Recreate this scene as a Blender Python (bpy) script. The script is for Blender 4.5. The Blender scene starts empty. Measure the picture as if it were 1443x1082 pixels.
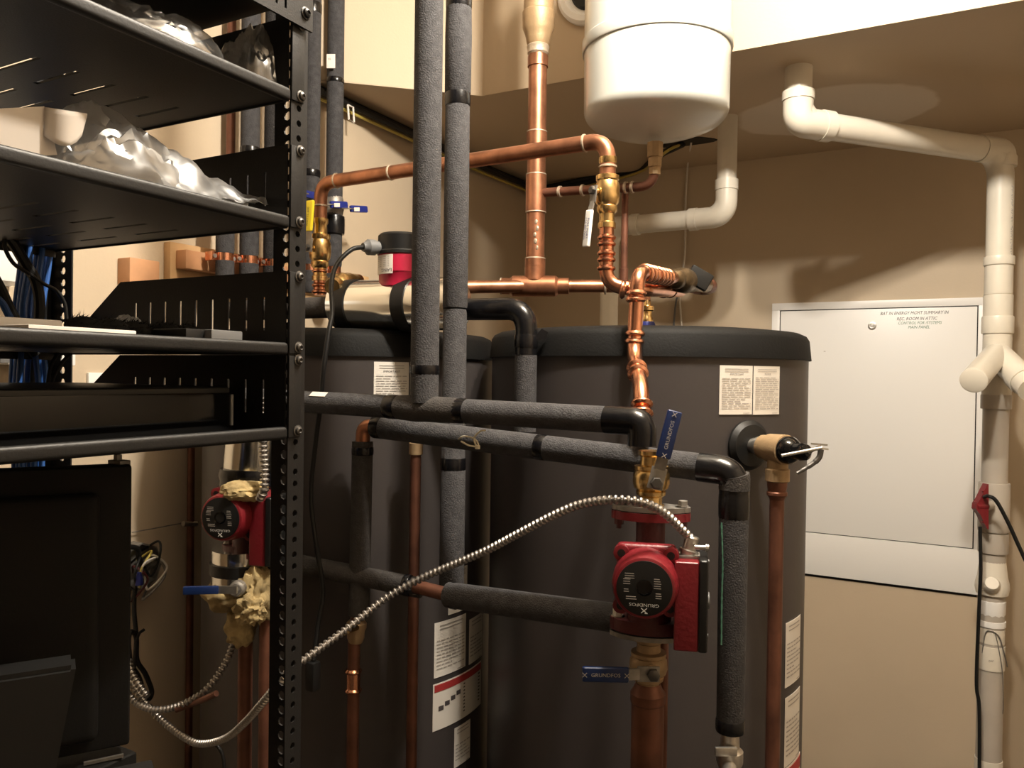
import bpy, bmesh, math, random
from mathutils import Vector, Matrix
random.seed(7)
scene = bpy.context.scene
COL = scene.collection
# ------------------------------------------------------------------ camera
EYE = 1.5
F = 1120.0
YAW = math.radians(28.7); PIT = math.radians(0.7); ROLL = 0.0136
C0 = Vector((0, 0, EYE))
s_, c_ = math.sin(YAW), math.cos(YAW)
fw = Vector((-s_*math.cos(PIT), c_*math.cos(PIT), -math.sin(PIT)))
r0 = Vector((c_, s_, 0)); u0 = r0.cross(fw)
rt = r0*math.cos(ROLL) + u0*math.sin(ROLL)
up = u0*math.cos(ROLL) - r0*math.sin(ROLL)
cam = bpy.data.cameras.new('camera'); camo = bpy.data.objects.new('camera', cam); COL.objects.link(camo)
M = Matrix((rt, up, -fw)).transposed().to_4x4(); M.translation = C0
camo.matrix_world = M
cam.sensor_width = 36; cam.lens = F*36/1443; cam.clip_start = 0.02
scene.camera = camo
scene.view_settings.view_transform = 'Standard'; scene.view_settings.look = 'None'
scene.view_settings.gamma = 1.0; scene.view_settings.exposure = 0.0

# surveyed points: bearing of a point in the photograph plus its measured depth or the plane it lies on
def ray(px, py): return fw + rt*((px-721.5)/F) - up*((py-541.0)/F)
def V(px, py, d): return C0 + ray(px, py)*d
def PY(px, py, Y): r = ray(px, py); return C0 + r*(Y/r.y)
def PX(px, py, X): r = ray(px, py); return C0 + r*(X/r.x)
def PZ(px, py, z): r = ray(px, py); return C0 + r*((z-EYE)/r.z)
def zr(p, py):
    rel = Vector((p.x, p.y, 0))
    b0, c0 = rel.dot(up), rel.dot(fw)
    k = (541.0-py)/F
    return EYE + (k*c0-b0)/(up.z-k*fw.z)
def at(p, py): return Vector((p.x, p.y, zr(p, py)))

# ------------------------------------------------------------------ materials
def mat(name, col, rough=0.5, metal=0.0, bump=0.0, bscale=200, var=0.0, vscale=20, alpha=None, spec=None, coat=0, voro=False, col2=None, aniso=None):
    m = bpy.data.materials.new(name); m.use_nodes = True
    nt = m.node_tree; b = nt.nodes['Principled BSDF']
    b.inputs['Base Color'].default_value = (*col, 1); b.inputs['Roughness'].default_value = rough
    b.inputs['Metallic'].default_value = metal
    if spec is not None: b.inputs['Specular IOR Level'].default_value = spec
    if coat: b.inputs['Coat Weight'].default_value = coat; b.inputs['Coat Roughness'].default_value = 0.15
    tc = nt.nodes.new('ShaderNodeTexCoord')
    if bump:
        n = nt.nodes.new('ShaderNodeTexNoise'); n.inputs['Scale'].default_value = bscale; n.inputs['Detail'].default_value = 3
        nt.links.new(tc.outputs['Object'], n.inputs['Vector'])
        bp = nt.nodes.new('ShaderNodeBump'); bp.inputs['Strength'].default_value = bump; bp.inputs['Distance'].default_value = 0.002
        nt.links.new(n.outputs['Fac'], bp.inputs['Height']); nt.links.new(bp.outputs['Normal'], b.inputs['Normal'])
    if var:
        n = nt.nodes.new('ShaderNodeTexNoise'); n.inputs['Scale'].default_value = vscale; n.inputs['Detail'].default_value = 4
        nt.links.new(tc.outputs['Object'], n.inputs['Vector'])
        r = nt.nodes.new('ShaderNodeValToRGB')
        c2 = col2 if col2 else tuple(max(0, c*(1-var)) for c in col)
        c1 = col if col2 else tuple(min(1, c*(1+var)) for c in col)
        r.color_ramp.elements[0].position = 0.35; r.color_ramp.elements[1].position = 0.68
        r.color_ramp.elements[0].color = (*c2, 1); r.color_ramp.elements[1].color = (*c1, 1)
        nt.links.new(n.outputs['Fac'], r.inputs['Fac']); nt.links.new(r.outputs['Color'], b.inputs['Base Color'])
    return m

def film(name, col, base=0.12, rim=0.7, rough=0.12, haze=0.1):
    m = bpy.data.materials.new(name); m.use_nodes = True
    nt = m.node_tree; nt.nodes.clear()
    out = nt.nodes.new('ShaderNodeOutputMaterial'); mix = nt.nodes.new('ShaderNodeMixShader')
    tr = nt.nodes.new('ShaderNodeBsdfTransparent'); tr.inputs['Color'].default_value = (*col, 1)
    gl = nt.nodes.new('ShaderNodeBsdfGlossy'); gl.inputs['Roughness'].default_value = rough
    df = nt.nodes.new('ShaderNodeBsdfTranslucent'); df.inputs['Color'].default_value = (.8, .8, .8, 1)
    m2 = nt.nodes.new('ShaderNodeMixShader'); m2.inputs[0].default_value = haze
    lw = nt.nodes.new('ShaderNodeLayerWeight'); lw.inputs['Blend'].default_value = 0.35
    mr = nt.nodes.new('ShaderNodeMapRange'); mr.inputs['To Min'].default_value = base; mr.inputs['To Max'].default_value = rim
    nt.links.new(lw.outputs['Facing'], mr.inputs['Value']); nt.links.new(mr.outputs[0], mix.inputs[0])
    nt.links.new(tr.outputs[0], m2.inputs[1]); nt.links.new(df.outputs[0], m2.inputs[2])
    nt.links.new(m2.outputs[0], mix.inputs[1]); nt.links.new(gl.outputs[0], mix.inputs[2])
    nt.links.new(mix.outputs[0], out.inputs[0])
    return m

m_wall = mat('painted_drywall', (.52, .425, .31), .55, bump=.15, bscale=160, var=.04, vscale=3, spec=.35)
m_wallf = mat('low_bounce_wall', (.22, .17, .12), .7)  # for the unseen front wall, darkened to cut bounced light
m_floor = mat('concrete', (.075, .07, .065), .8, var=.2, vscale=4)
m_ceil = mat('ceiling_paint', (.62, .54, .43), .8)
m_foam = mat('foam_insulation', (.045, .044, .047), .95, bump=.9, bscale=420, var=.22, vscale=90)
m_foamb = mat('foam_insulation_brown', (.040, .036, .034), .95, bump=.8, bscale=420, var=.2, vscale=80)
m_tape = mat('electrical_tape', (.005, .005, .006), .24, bump=.6, bscale=34, spec=.4)
m_copper = mat('copper_tube', (.37, .165, .092), .38, .85, var=.3, vscale=26, bump=.08, bscale=60)
m_copperd = mat('tarnished_copper', (.15, .062, .038), .48, .55, var=.35, vscale=18, bump=.1, bscale=80)
m_copperb = mat('bright_copper', (.72, .34, .21), .24, 1.0, var=.12, vscale=40)
m_brass = mat('brass', (.72, .5, .22), .27, 1.0, var=.2, vscale=60, bump=.1, bscale=120)
m_bronze = mat('bronze_cast', (.36, .25, .14), .52, .5, var=.12, vscale=40, bump=.2, bscale=300)
m_solder = mat('solder', (.46, .38, .29), .5, .6, bump=.4, bscale=200)
m_steel = mat('zinc_steel', (.6, .58, .54), .33, .95, var=.15, vscale=60)
m_galv = mat('dull_steel', (.27, .255, .235), .5, .7, var=.25, vscale=50)
m_silver = mat('foil_jacket', (.86, .86, .83), .16, 1.0, bump=.12, bscale=14)
m_pvc = mat('pvc_plastic', (.64, .595, .51), .35, bump=.05, bscale=100, var=.05, vscale=10)
m_pvc_shade = mat('shaded_pvc_plastic', (.4, .36, .31), .4, var=.06, vscale=10)  # PVC darkened in colour to carry the shade below the wye
m_rack = mat('rack_black_paint', (.0068, .0065, .0066), .5, spec=.38, bump=.12, bscale=500)
m_black = mat('black_plastic', (.007, .007, .007), .42, spec=.4)
m_scr = mat('black_screw', (.10, .095, .09), .4, .8)
m_tarn = mat('tarnished_bronze', (.20, .145, .085), .36, .85, var=.3, vscale=50, bump=.3, bscale=150)
m_blackg = mat('gloss_black_plastic', (.003, .003, .0035), .08, spec=.35)
m_mon = mat('matte_black_plastic', (.0035, .0032, .003), .75, spec=.3, bump=.1, bscale=400)
m_jacket = mat('tank_jacket', (.047, .041, .040), .42, spec=.35, bump=.05, bscale=300)
m_lid = mat('tank_lid_plastic', (.0022, .0022, .0022), .7, bump=.25, spec=.22, bscale=260)
m_red = mat('red_paint', (.15, .008, .013), .38, bump=.3, bscale=160)
m_redd = mat('dark_red_casting', (.065, .005, .007), .5, bump=.4, bscale=160)
m_crim = mat('crimson_plastic', (.42, .012, .045), .4)
m_blue = mat('blue_grip', (.004, .016, .075), .38)
m_bluev = mat('violet_blue_grip', (.015, .025, .19), .4)
m_bluec = mat('blue_cable', (.025, .1, .34), .5)
m_yel = mat('yellow_grip', (.85, .68, .03), .4)
m_whiteg = mat('white_grip', (.78, .77, .74), .4)
m_white = mat('white_enamel', (.80, .79, .77), .35)
m_tankw = mat('white_tank_enamel', (.50, .51, .48), .28, coat=.3)
m_paper = mat('label_paper', (.70, .66, .60), .6)
m_card = mat('white_card', (.72, .66, .60), .8)
m_ink = mat('print_ink', (.06, .05, .05), .7)
m_inkg = mat('faded_print', (.36, .33, .30), .7)
m_inkw = mat('white_print', (.65, .65, .62), .6)
m_inkr = mat('red_print', (.35, .03, .03), .6)
m_gree = mat('green_marker', (.08, .22, .15), .7)
m_wood = mat('pine_lumber', (.56, .36, .18), .7, var=.15, vscale=12, bump=.1, bscale=60)
m_woodr = mat('reddish_lumber', (.50, .26, .13), .7, var=.14, vscale=12)
m_wool = mat('fibreglass_wool', (.33, .25, .12), 1.0, bump=1.0, bscale=110, var=.35, vscale=25)
m_film = film('clear_film', (.93, .92, .9), .06, .55, .10, .10)
m_film2 = film('clouded_film', (.8, .78, .75), .22, .6, .2, .30)
m_filmh = film('hazy_film', (.9, .88, .85), .10, .42, .34, .5)
m_flex = mat('armoured_steel', (.33, .31, .29), .36, .95)
m_grey = mat('grey_plastic', (.13, .13, .13), .5)
m_rubber = mat('black_rubber', (.006, .006, .006), .5, spec=.35)
m_fuzz = mat('black_bristle', (.006, .006, .006), 1.0)
m_gold = mat('yellow_cable', (.45, .36, .08), .5)
m_white_cable = mat('white_cable', (.68, .64, .58), .5)
m_tie = mat('nylon_tie', (.72, .66, .5), .4)

# ------------------------------------------------------------------ mesh helpers
def frame(n):
    n = n.normalized()
    a = Vector((0, 0, 1)) if abs(n.z) < .9 else Vector((1, 0, 0))
    x = a.cross(n).normalized(); y = n.cross(x)
    return x, y
def tube(bm, pts, r, seg=16, caps=True):
    """sweep a circle along pts; r a number or a list"""
    pts = [Vector(p) for p in pts]; n = len(pts)
    rs = r if isinstance(r, (list, tuple)) else [r]*n
    tan = []
    for i in range(n):
        a = pts[max(0, i-1)]; b = pts[min(n-1, i+1)]
        t = b-a
        if t.length < 1e-9: t = tan[-1] if tan else Vector((0, 0, 1))
        tan.append(t.normalized())
    x, y = frame(tan[0]); rings = []
    for i in range(n):
        if i:
            x = (x - tan[i]*x.dot(tan[i]))
            x = x.normalized() if x.length > 1e-6 else frame(tan[i])[0]
            y = tan[i].cross(x)
        rings.append([bm.verts.new(pts[i]+(x*math.cos(2*math.pi*k/seg)+y*math.sin(2*math.pi*k/seg))*max(rs[i], 1e-5)) for k in range(seg)])
    for i in range(n-1):
        for k in range(seg):
            bm.faces.new((rings[i][k], rings[i][(k+1) % seg], rings[i+1][(k+1) % seg], rings[i+1][k]))
    if caps:
        bm.faces.new(rings[0][::-1]); bm.faces.new(rings[-1])
    return bm
def lathe(bm, p, axis, prof, seg=32, hexr=None):
    axis = Vector(axis).normalized(); p = Vector(p)
    x, y = frame(axis); rings = []
    for t, r in prof:
        rings.append([bm.verts.new(p+axis*t+(x*math.cos(2*math.pi*k/seg)+y*math.sin(2*math.pi*k/seg))*max(r, 1e-5)) for k in range(seg)])
    for i in range(len(rings)-1):
        for k in range(seg):
            bm.faces.new((rings[i][k], rings[i][(k+1) % seg], rings[i+1][(k+1) % seg], rings[i+1][k]))
    bm.faces.new(rings[0][::-1]); bm.faces.new(rings[-1])
    return bm
def rounded(pts, rad=.03, n=7):
    pts = [Vector(p) for p in pts]; out = [pts[0]]
    rads = rad if isinstance(rad, (list, tuple)) else [rad]*len(pts)
    for i in range(1, len(pts)-1):
        a, b, c = pts[i-1], pts[i], pts[i+1]
        r = min(rads[i], (a-b).length*.48, (c-b).length*.48)
        p0 = b+(a-b).normalized()*r; p2 = b+(c-b).normalized()*r
        for k in range(n+1):
            t = k/n; out.append(p0*(1-t)**2+b*2*t*(1-t)+p2*t*t)
    out.append(pts[-1]); return out
def spline(pts, n=12):
    pts = [Vector(p) for p in pts]; P = [pts[0]*2-pts[1]]+pts+[pts[-1]*2-pts[-2]]; out = []
    for i in range(1, len(P)-2):
        for k in range(n):
            t = k/n; a, b, c, d = P[i-1], P[i], P[i+1], P[i+2]
            out.append(.5*((2*b)+(c-a)*t+(2*a-5*b+4*c-d)*t*t+(-a+3*b-3*c+d)*t**3))
    out.append(pts[-1]); return out
def box(bm, c, s, rot=None, bev=0, seg=2):
    r = bmesh.ops.create_cube(bm, size=1)
    vs = r['verts']
    R = rot if rot is not None else Matrix.Identity(3)
    for v in vs: v.co = R @ Vector((v.co.x*s[0], v.co.y*s[1], v.co.z*s[2])) + Vector(c)
    if bev:
        fs = list({f for v in vs for f in v.link_faces})
        bmesh.ops.recalc_face_normals(bm, faces=fs); bm.normal_update()
        es = list({e for v in vs for e in v.link_edges})
        bmesh.ops.bevel(bm, geom=es, offset=bev, segments=seg, affect='EDGES', profile=.6, clamp_overlap=True)
    return bm
def basis(x, y, z): return Matrix((x, y, z)).transposed()
def prism(bm, poly, h, o=(0, 0, 0), rot=None):
    """poly in local xy, extruded along local z from 0 to h"""
    R = rot if rot is not None else Matrix.Identity(3); o = Vector(o)
    a = [bm.verts.new(R @ Vector((x, y, 0)) + o) for x, y in poly]
    b = [bm.verts.new(R @ Vector((x, y, h)) + o) for x, y in poly]
    n = len(poly)
    bm.faces.new(a[::-1]); bm.faces.new(b)
    for i in range(n): bm.faces.new((a[i], a[(i+1) % n], b[(i+1) % n], b[i]))
    return bm
def bar(bm, a, b, w, h, upv=Vector((0, 0, 1)), bev=0):
    a = Vector(a); b = Vector(b); z = (b-a).normalized(); x = upv.cross(z)
    x = x.normalized() if x.length > 1e-5 else frame(z)[0]; y = z.cross(x)
    return box(bm, (a+b)/2, (w, h, (b-a).length), basis(x, y, z), bev)
def BM(): return bmesh.new()

ROOT = {}
def finish(bm, name, m, loc, sharp=35, recalc=True):
    if recalc: bmesh.ops.recalc_face_normals(bm, faces=bm.faces[:])
    for v in bm.verts: v.co -= loc
    me = bpy.data.meshes.new(name); bm.to_mesh(me); bm.free()
    for p in me.polygons: p.use_smooth = True
    me.set_sharp_from_angle(angle=math.radians(sharp))
    if m: me.materials.append(m)
    return me
def obj(name, bm, m, parent=None, sharp=35, label=None, recalc=True, flat=False):
    """one mesh object; top level when no parent is given"""
    if parent is None:
        zs = [v.co.z for v in bm.verts]; xs = [v.co.x for v in bm.verts]; ys = [v.co.y for v in bm.verts]
        loc = Vector(((min(xs)+max(xs))/2, (min(ys)+max(ys))/2, min(zs)))
    else: loc = ROOT[parent.name]
    me = finish(bm, name, m, loc, sharp, recalc)
    if flat:
        for p in me.polygons: p.use_smooth = False
    o = bpy.data.objects.new(name, me); COL.objects.link(o)
    if parent is None: o.location = loc
    else: o.parent = parent
    ROOT[o.name] = loc
    if label: o['label'] = label
    return o
def tag(o, label, cat, group=None, kind=None):
    o['label'] = label; o['category'] = cat
    if group: o['group'] = group
    if kind: o['kind'] = kind
    return o
def thing(name, loc, label, cat, group=None):
    o = bpy.data.objects.new(name, None); COL.objects.link(o); o.location = loc; o.empty_display_size = .05
    ROOT[o.name] = Vector(loc); return tag(o, label, cat, group)
def struct(name, bm, m, label=None):
    o = obj(name, bm, m); o['kind'] = 'structure'
    if label: o['label'] = label
    return o
def text(s, size, fn, m, parent, name='lettering', align='CENTER', scalex=1.0):
    """flat lettering laid on a surface: fn maps (x, y) in metres to a point"""
    cu = bpy.data.curves.new('t', 'FONT'); cu.body = s; cu.size = size; cu.align_x = align; cu.align_y = 'CENTER'; cu.resolution_u = 2
    o = bpy.data.objects.new('t', cu); COL.objects.link(o)
    bpy.context.view_layer.update()
    me = bpy.data.meshes.new_from_object(o.evaluated_get(bpy.context.evaluated_depsgraph_get()))
    bm = BM(); bm.from_mesh(me)
    for v in bm.verts: v.co = fn(v.co.x*scalex, v.co.y)
    bpy.data.objects.remove(o); bpy.data.curves.remove(cu); bpy.data.meshes.remove(me)
    if not bm.verts: return None
    return obj(name, bm, m, parent, recalc=False)
def planefn(o, x, y): return lambda a, b: o+x*a+y*b
def ringplate(bm, o, x, y, W, zs, L, r, off):
    """strip W wide along x, running along y from 0 to L, with round holes at distances zs, centre at off across"""
    bounds = [0]+[(zs[i]+zs[i+1])/2 for i in range(len(zs)-1)]+[L]
    o = Vector(o)
    for i, zc in enumerate(zs):
        y0, y1 = bounds[i], bounds[i+1]
        outer = [(W, zc), (W, y1), (off, y1), (0, y1), (0, zc), (0, y0), (off, y0), (W, y0)]
        inner = [(off+r*math.cos(math.pi*k/4), zc+r*math.sin(math.pi*k/4)) for k in range(8)]
        a = [bm.verts.new(o+x*p+y*q) for p, q in outer]; b = [bm.verts.new(o+x*p+y*q) for p, q in inner]
        for k in range(8): bm.faces.new((a[k], a[(k+1) % 8], b[(k+1) % 8], b[k]))
    bmesh.ops.remove_doubles(bm, verts=bm.verts[:], dist=1e-5)
def gridplate(bm, o, x, y, xs, ys, hole):
    """plate from grid lines xs, ys; cells for which hole(i,j) is true stay open"""
    o = Vector(o); vv = {}
    def v(i, j):
        if (i, j) not in vv: vv[i, j] = bm.verts.new(o+x*xs[i]+y*ys[j])
        return vv[i, j]
    for i in range(len(xs)-1):
        for j in range(len(ys)-1):
            if not hole(i, j): bm.faces.new((v(i, j), v(i+1, j), v(i+1, j+1), v(i, j+1)))
def solid(o, t, off=0):
    md = o.modifiers.new('thickness', 'SOLIDIFY'); md.thickness = t; md.offset = off; return o

# common small parts
def band(parent, a, b, r, m=None, name='electrical_tape', seg=20):
    a = Vector(a); b = Vector(b); L = (b-a).length
    return obj(name, lathe(BM(), a, b-a, [(0, r*.97), (L*.12, r), (L*.5, r*1.012), (L*.88, r), (L, r*.97)], seg), m or m_tape, parent)
def collar(parent, p, ax, r, L, m, name='coupling', lip=.0015):
    ax = Vector(ax).normalized()
    return obj(name, lathe(BM(), Vector(p)-ax*L/2, ax, [(0, r), (0, r+lip), (L*.18, r+lip), (L*.25, r+lip*.55), (L*.75, r+lip*.55), (L*.82, r+lip), (L, r+lip), (L, r)], 24), m, parent)
def pressfit(parent, p, ax, r, m=None, name='press_ring'):
    ax = Vector(ax).normalized(); k = r*.30; L = r*.75
    return obj(name, lathe(BM(), Vector(p)-ax*L/2, ax, [(0, r), (L*.1, r+k*.5), (L*.35, r+k), (L*.6, r+k), (L*.85, r+k*.4), (L, r)], 24), m or m_copperb, parent)
def screw(parent, p, ax, r=.0045, m=None, name='screw'):
    ax = Vector(ax).normalized()
    return obj(name, lathe(BM(), p, ax, [(0, r*1.25), (r*.15, r*1.3), (r*.25, r), (r*.7, r*.85), (r*.9, r*.5), (r*.55, r*.3)], 14), m or m_scr, parent)
# ------------------------------------------------------------------ the room
XW, YB, YL = -1.5, 2.853, 1.89         # left wall, back wall, soffit face
ZS, ZC = EYE+.763, 2.80                # soffit underside, ceiling
XR, YF = 1.25, -1.6
bm = BM(); box(bm, ((XW+XR)/2, (YF+YB)/2, -.05), (XR-XW+.2, YB-YF+.2, .1)); struct('floor', bm, m_floor)
bm = BM(); box(bm, ((XW+XR)/2, (YF+YB)/2, ZC+.05), (XR-XW+.2, YB-YF+.2, .1)); struct('ceiling', bm, m_ceil)
bm = BM(); box(bm, ((XW+XR)/2, YB+.05, ZC/2), (XR-XW+.2, .1, ZC)); struct('wall_back', bm, m_wall)
bm = BM(); box(bm, (XW-.05, (YF+YB)/2, ZC/2), (.1, YB-YF, ZC)); struct('wall_left', bm, m_wall)
bm = BM(); box(bm, (XR+.05, (YF+YB)/2, ZC/2), (.1, YB-YF, ZC)); struct('wall_right', bm, m_wall)
bm = BM(); box(bm, ((XW+XR)/2, YF-.05, ZC/2), (XR-XW+.2, .1, ZC)); struct('wall_front', bm, m_wallf)

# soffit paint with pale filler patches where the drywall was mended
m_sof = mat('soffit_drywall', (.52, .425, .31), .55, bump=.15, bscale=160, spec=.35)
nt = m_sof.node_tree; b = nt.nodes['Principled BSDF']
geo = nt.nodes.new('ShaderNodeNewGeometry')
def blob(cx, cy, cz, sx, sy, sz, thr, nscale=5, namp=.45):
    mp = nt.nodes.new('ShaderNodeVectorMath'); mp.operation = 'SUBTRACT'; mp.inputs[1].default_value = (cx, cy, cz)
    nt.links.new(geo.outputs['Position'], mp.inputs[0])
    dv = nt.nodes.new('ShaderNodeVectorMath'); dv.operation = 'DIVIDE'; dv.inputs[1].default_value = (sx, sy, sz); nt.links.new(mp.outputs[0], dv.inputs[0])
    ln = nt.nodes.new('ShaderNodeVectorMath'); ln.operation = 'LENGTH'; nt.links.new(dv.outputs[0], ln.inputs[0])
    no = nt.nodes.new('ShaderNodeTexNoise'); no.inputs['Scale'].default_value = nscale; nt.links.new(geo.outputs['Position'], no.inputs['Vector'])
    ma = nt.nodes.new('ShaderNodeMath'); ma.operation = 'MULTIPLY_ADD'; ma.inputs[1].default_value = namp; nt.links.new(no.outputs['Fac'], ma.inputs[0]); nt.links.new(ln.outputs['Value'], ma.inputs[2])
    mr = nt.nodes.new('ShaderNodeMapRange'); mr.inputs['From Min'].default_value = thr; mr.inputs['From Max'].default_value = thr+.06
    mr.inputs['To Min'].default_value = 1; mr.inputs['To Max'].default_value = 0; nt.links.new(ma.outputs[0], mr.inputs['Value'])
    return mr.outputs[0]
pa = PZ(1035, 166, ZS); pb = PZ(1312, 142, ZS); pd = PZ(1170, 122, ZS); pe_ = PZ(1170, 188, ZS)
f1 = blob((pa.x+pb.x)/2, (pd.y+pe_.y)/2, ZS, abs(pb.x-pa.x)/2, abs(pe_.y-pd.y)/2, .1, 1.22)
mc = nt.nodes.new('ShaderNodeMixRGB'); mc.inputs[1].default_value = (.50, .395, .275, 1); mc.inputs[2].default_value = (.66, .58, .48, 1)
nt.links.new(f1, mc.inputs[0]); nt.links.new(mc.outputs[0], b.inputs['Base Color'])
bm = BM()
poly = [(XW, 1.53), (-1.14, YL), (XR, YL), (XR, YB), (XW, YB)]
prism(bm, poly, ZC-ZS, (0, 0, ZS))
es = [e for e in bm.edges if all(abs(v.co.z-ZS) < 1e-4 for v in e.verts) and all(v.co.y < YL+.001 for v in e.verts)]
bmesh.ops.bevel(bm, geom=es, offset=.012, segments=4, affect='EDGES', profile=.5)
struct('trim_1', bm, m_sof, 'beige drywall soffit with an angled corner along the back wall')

# ceiling light above the opening between rack and tanks
LX, LY = -.11, .93
lt = thing('ceiling_light', (LX, LY, ZC), 'ceiling lamp holder with two bare bulbs above the tanks', 'lamp')
bm = BM(); box(bm, (LX, LY, ZC-.015), (.30, .09, .03), bev=.006); obj('mounting_bar', bm, m_white, lt)
m_bulb = bpy.data.materials.new('lit_bulb'); m_bulb.use_nodes = True
bb = m_bulb.node_tree.nodes['Principled BSDF']; bb.inputs['Emission Color'].default_value = (1, .8, .55, 1); bb.inputs['Emission Strength'].default_value = 6
for dx in (-.10, .10):
    bm = BM(); lathe(bm, (LX+dx, LY, ZC-.03), (0, 0, -1), [(0, .024), (.02, .022), (.03, .018)], 20); obj('lamp_socket', bm, m_white, lt)
    bm = BM(); lathe(bm, (LX+dx, LY, ZC-.055), (0, 0, -1), [(0, .013), (.015, .016), (.035, .026), (.05, .03), (.065, .027), (.076, .016), (.08, .002)], 24)
    ob = obj('bulb', bm, m_bulb, lt)
    ld = bpy.data.lights.new('bulb_light', 'POINT'); ld.energy = 76; ld.color = (1, .91, .78); ld.shadow_soft_size = .035
    lo = bpy.data.objects.new('bulb_light', ld); COL.objects.link(lo); lo.location = (LX+dx, LY, ZC-.16)
w = bpy.data.worlds.new('world'); scene.world = w; w.use_nodes = True
w.node_tree.nodes['Background'].inputs[0].default_value = (.5, .5, .55, 1); w.node_tree.nodes['Background'].inputs[1].default_value = .0

# ------------------------------------------------------------------ electrical panel cover on back wall
tl = PY(1089, 428, YB); br = PY(1380, 838, YB); trr = PY(1392, 419, YB)
px0, px1 = tl.x, (trr.x+br.x)/2; pz1 = (tl.z+trr.z)/2; pz0 = (zr(Vector((px1, YB, 0)), 838)+PY(1130, 806, YB).z)/2
ix0 = PY(1101, 445, YB).x; ix1 = PY(1377, 440, YB).x; iz1 = PY(1378, 432, YB).z; iz0 = PY(1132, 748, YB).z
iz0 = (iz0 + PY(1370, 771, YB).z)/2
pn = thing('electrical_panel', (px0, YB, pz0), 'white metal electrical panel cover on the back wall', 'electrical panel')
g = .003
bm = BM()
box(bm, ((px0+px1)/2, YB-.006, (iz1+g+pz1)/2), (px1-px0, .012, pz1-iz1-g), bev=.0015)
box(bm, ((px0+px1)/2, YB-.006, (pz0+iz0-g)/2), (px1-px0, .012, iz0-g-pz0), bev=.0015)
box(bm, ((px0+ix0-g)/2, YB-.006, (iz0+iz1)/2), (ix0-g-px0, .012, iz1-iz0+2*g), bev=.0015)
box(bm, ((px1+ix1+g)/2, YB-.006, (iz0+iz1)/2), (px1-ix1-g, .012, iz1-iz0+2*g), bev=.0015)
obj('panel_frame', bm, m_white, pn)
bm = BM(); box(bm, ((px0+px1)/2, YB-.0015, (pz0+pz1)/2-.006), (px1-px0-.02, .002, pz1-pz0+.006)); obj('backing', bm, m_black, pn)  # black sheet draws the shadow in the gaps and under the cover
bm = BM(); box(bm, ((ix0+ix1)/2, YB-.0065, (iz0+iz1)/2), (ix1-ix0, .009, iz1-iz0), bev=.001); dr = obj('panel_door', bm, m_white, pn)
lk = PY(1229, 459, YB-.011)
obj('lock', lathe(BM(), lk, (0, -1, 0), [(0, .013), (.003, .0125), (.004, .009), (.0035, .006), (.006, .005), (.006, .002)], 24), m_steel, dr)
ty = YB-.0116
for s, px, py, h, m in (('BAT IN ENERGY MGMT SUMMARY IN', 1288, 441, .0125, m_ink), ('REC. ROOM IN ATTIC', 1292, 449, .0125, m_ink),
                        ('CONTROL FOR /SYSTEMS', 1296, 455, .0115, m_gree), ('MAIN PANEL', 1295, 461, .0115, m_gree)):
    p = PY(px, py, ty)
    text(s, h*1.15, lambda a, b_, p=p: p+Vector((a+.2*b_, 0, b_)), m, dr, 'handwriting', scalex=.82)
bm = BM(); p = PY(1162, 495, ty)
box(bm, p, (.006, .0006, .002)); obj('scuff_mark', bm, m_inkg, dr)

# ------------------------------------------------------------------ water tanks
TR = .307
TC1 = Vector((-.528, 1.516, 0)); TC2 = Vector((-1.140, 1.356, 0))
ZT = EYE+.082
def cylhit(px, py, Cc, R):
    r = ray(px, py); a = r.x**2+r.y**2; bq = -2*(r.x*Cc.x+r.y*Cc.y); cc = Cc.x**2+Cc.y**2-R*R
    t = (-bq-math.sqrt(max(0, bq*bq-4*a*cc)))/(2*a); return C0+r*t
def ang(p, Cc): return math.atan2(p.y-Cc.y, p.x-Cc.x)
def tank(name, Cc, ztop, label):
    t = thing(name, (Cc.x, Cc.y, 0), label, 'water tank')
    zl = ztop-.05
    obj('jacket', lathe(BM(), (Cc.x, Cc.y, .03), (0, 0, 1), [(0, TR-.006), (0, TR-.002), (zl-.03, TR-.002)], 128), m_jacket, t)
    obj('lid', lathe(BM(), (Cc.x, Cc.y, zl), (0, 0, 1), [(0, TR-.006), (0, TR+.003), (.036, TR-.001), (.044, TR-.006), (.0495, TR-.018), (.053, TR-.05), (.056, .12), (.057, .01)], 128), m_lid, t)
    obj('base_ring', lathe(BM(), (Cc.x, Cc.y, 0), (0, 0, 1), [(0, TR-.01), (0, TR), (.028, TR), (.03, TR-.01)], 96), m_lid, t)
    return t
tk1 = tank('water_tank', TC1, ZT, 'grey jacketed hot water tank on the right with black lid and side relief valve')
tk2 = tank('water_tank', TC2, EYE+.079, 'grey jacketed hot water tank behind the equipment rack and foam pipes')
def curved(name, Cc, R, a0, a1, z0, z1, m, parent, n=14, label=None):
    bm = BM(); vs = []
    for i in range(n+1):
        a = a0+(a1-a0)*i/n; d = Vector((math.cos(a), math.sin(a), 0))
        vs.append([bm.verts.new(Cc+d*rr+Vector((0, 0, z))) for rr, z in ((R, z0), (R, z1), (R-.0006, z1), (R-.0006, z0))])
    for i in range(n):
        for k in range(4): bm.faces.new((vs[i][k], vs[i+1][k], vs[i+1][(k+1) % 4], vs[i][(k+1) % 4]))
    bm.faces.new(vs[0]); bm.faces.new(vs[-1][::-1])
    return obj(name, bm, m, parent, label=label)
def cylfn(Cc, R, amid, zmid):
    return lambda a, b_: Cc+Vector((math.cos(amid+a/R), math.sin(amid+a/R), 0))*R+Vector((0, 0, zmid+b_))
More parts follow.
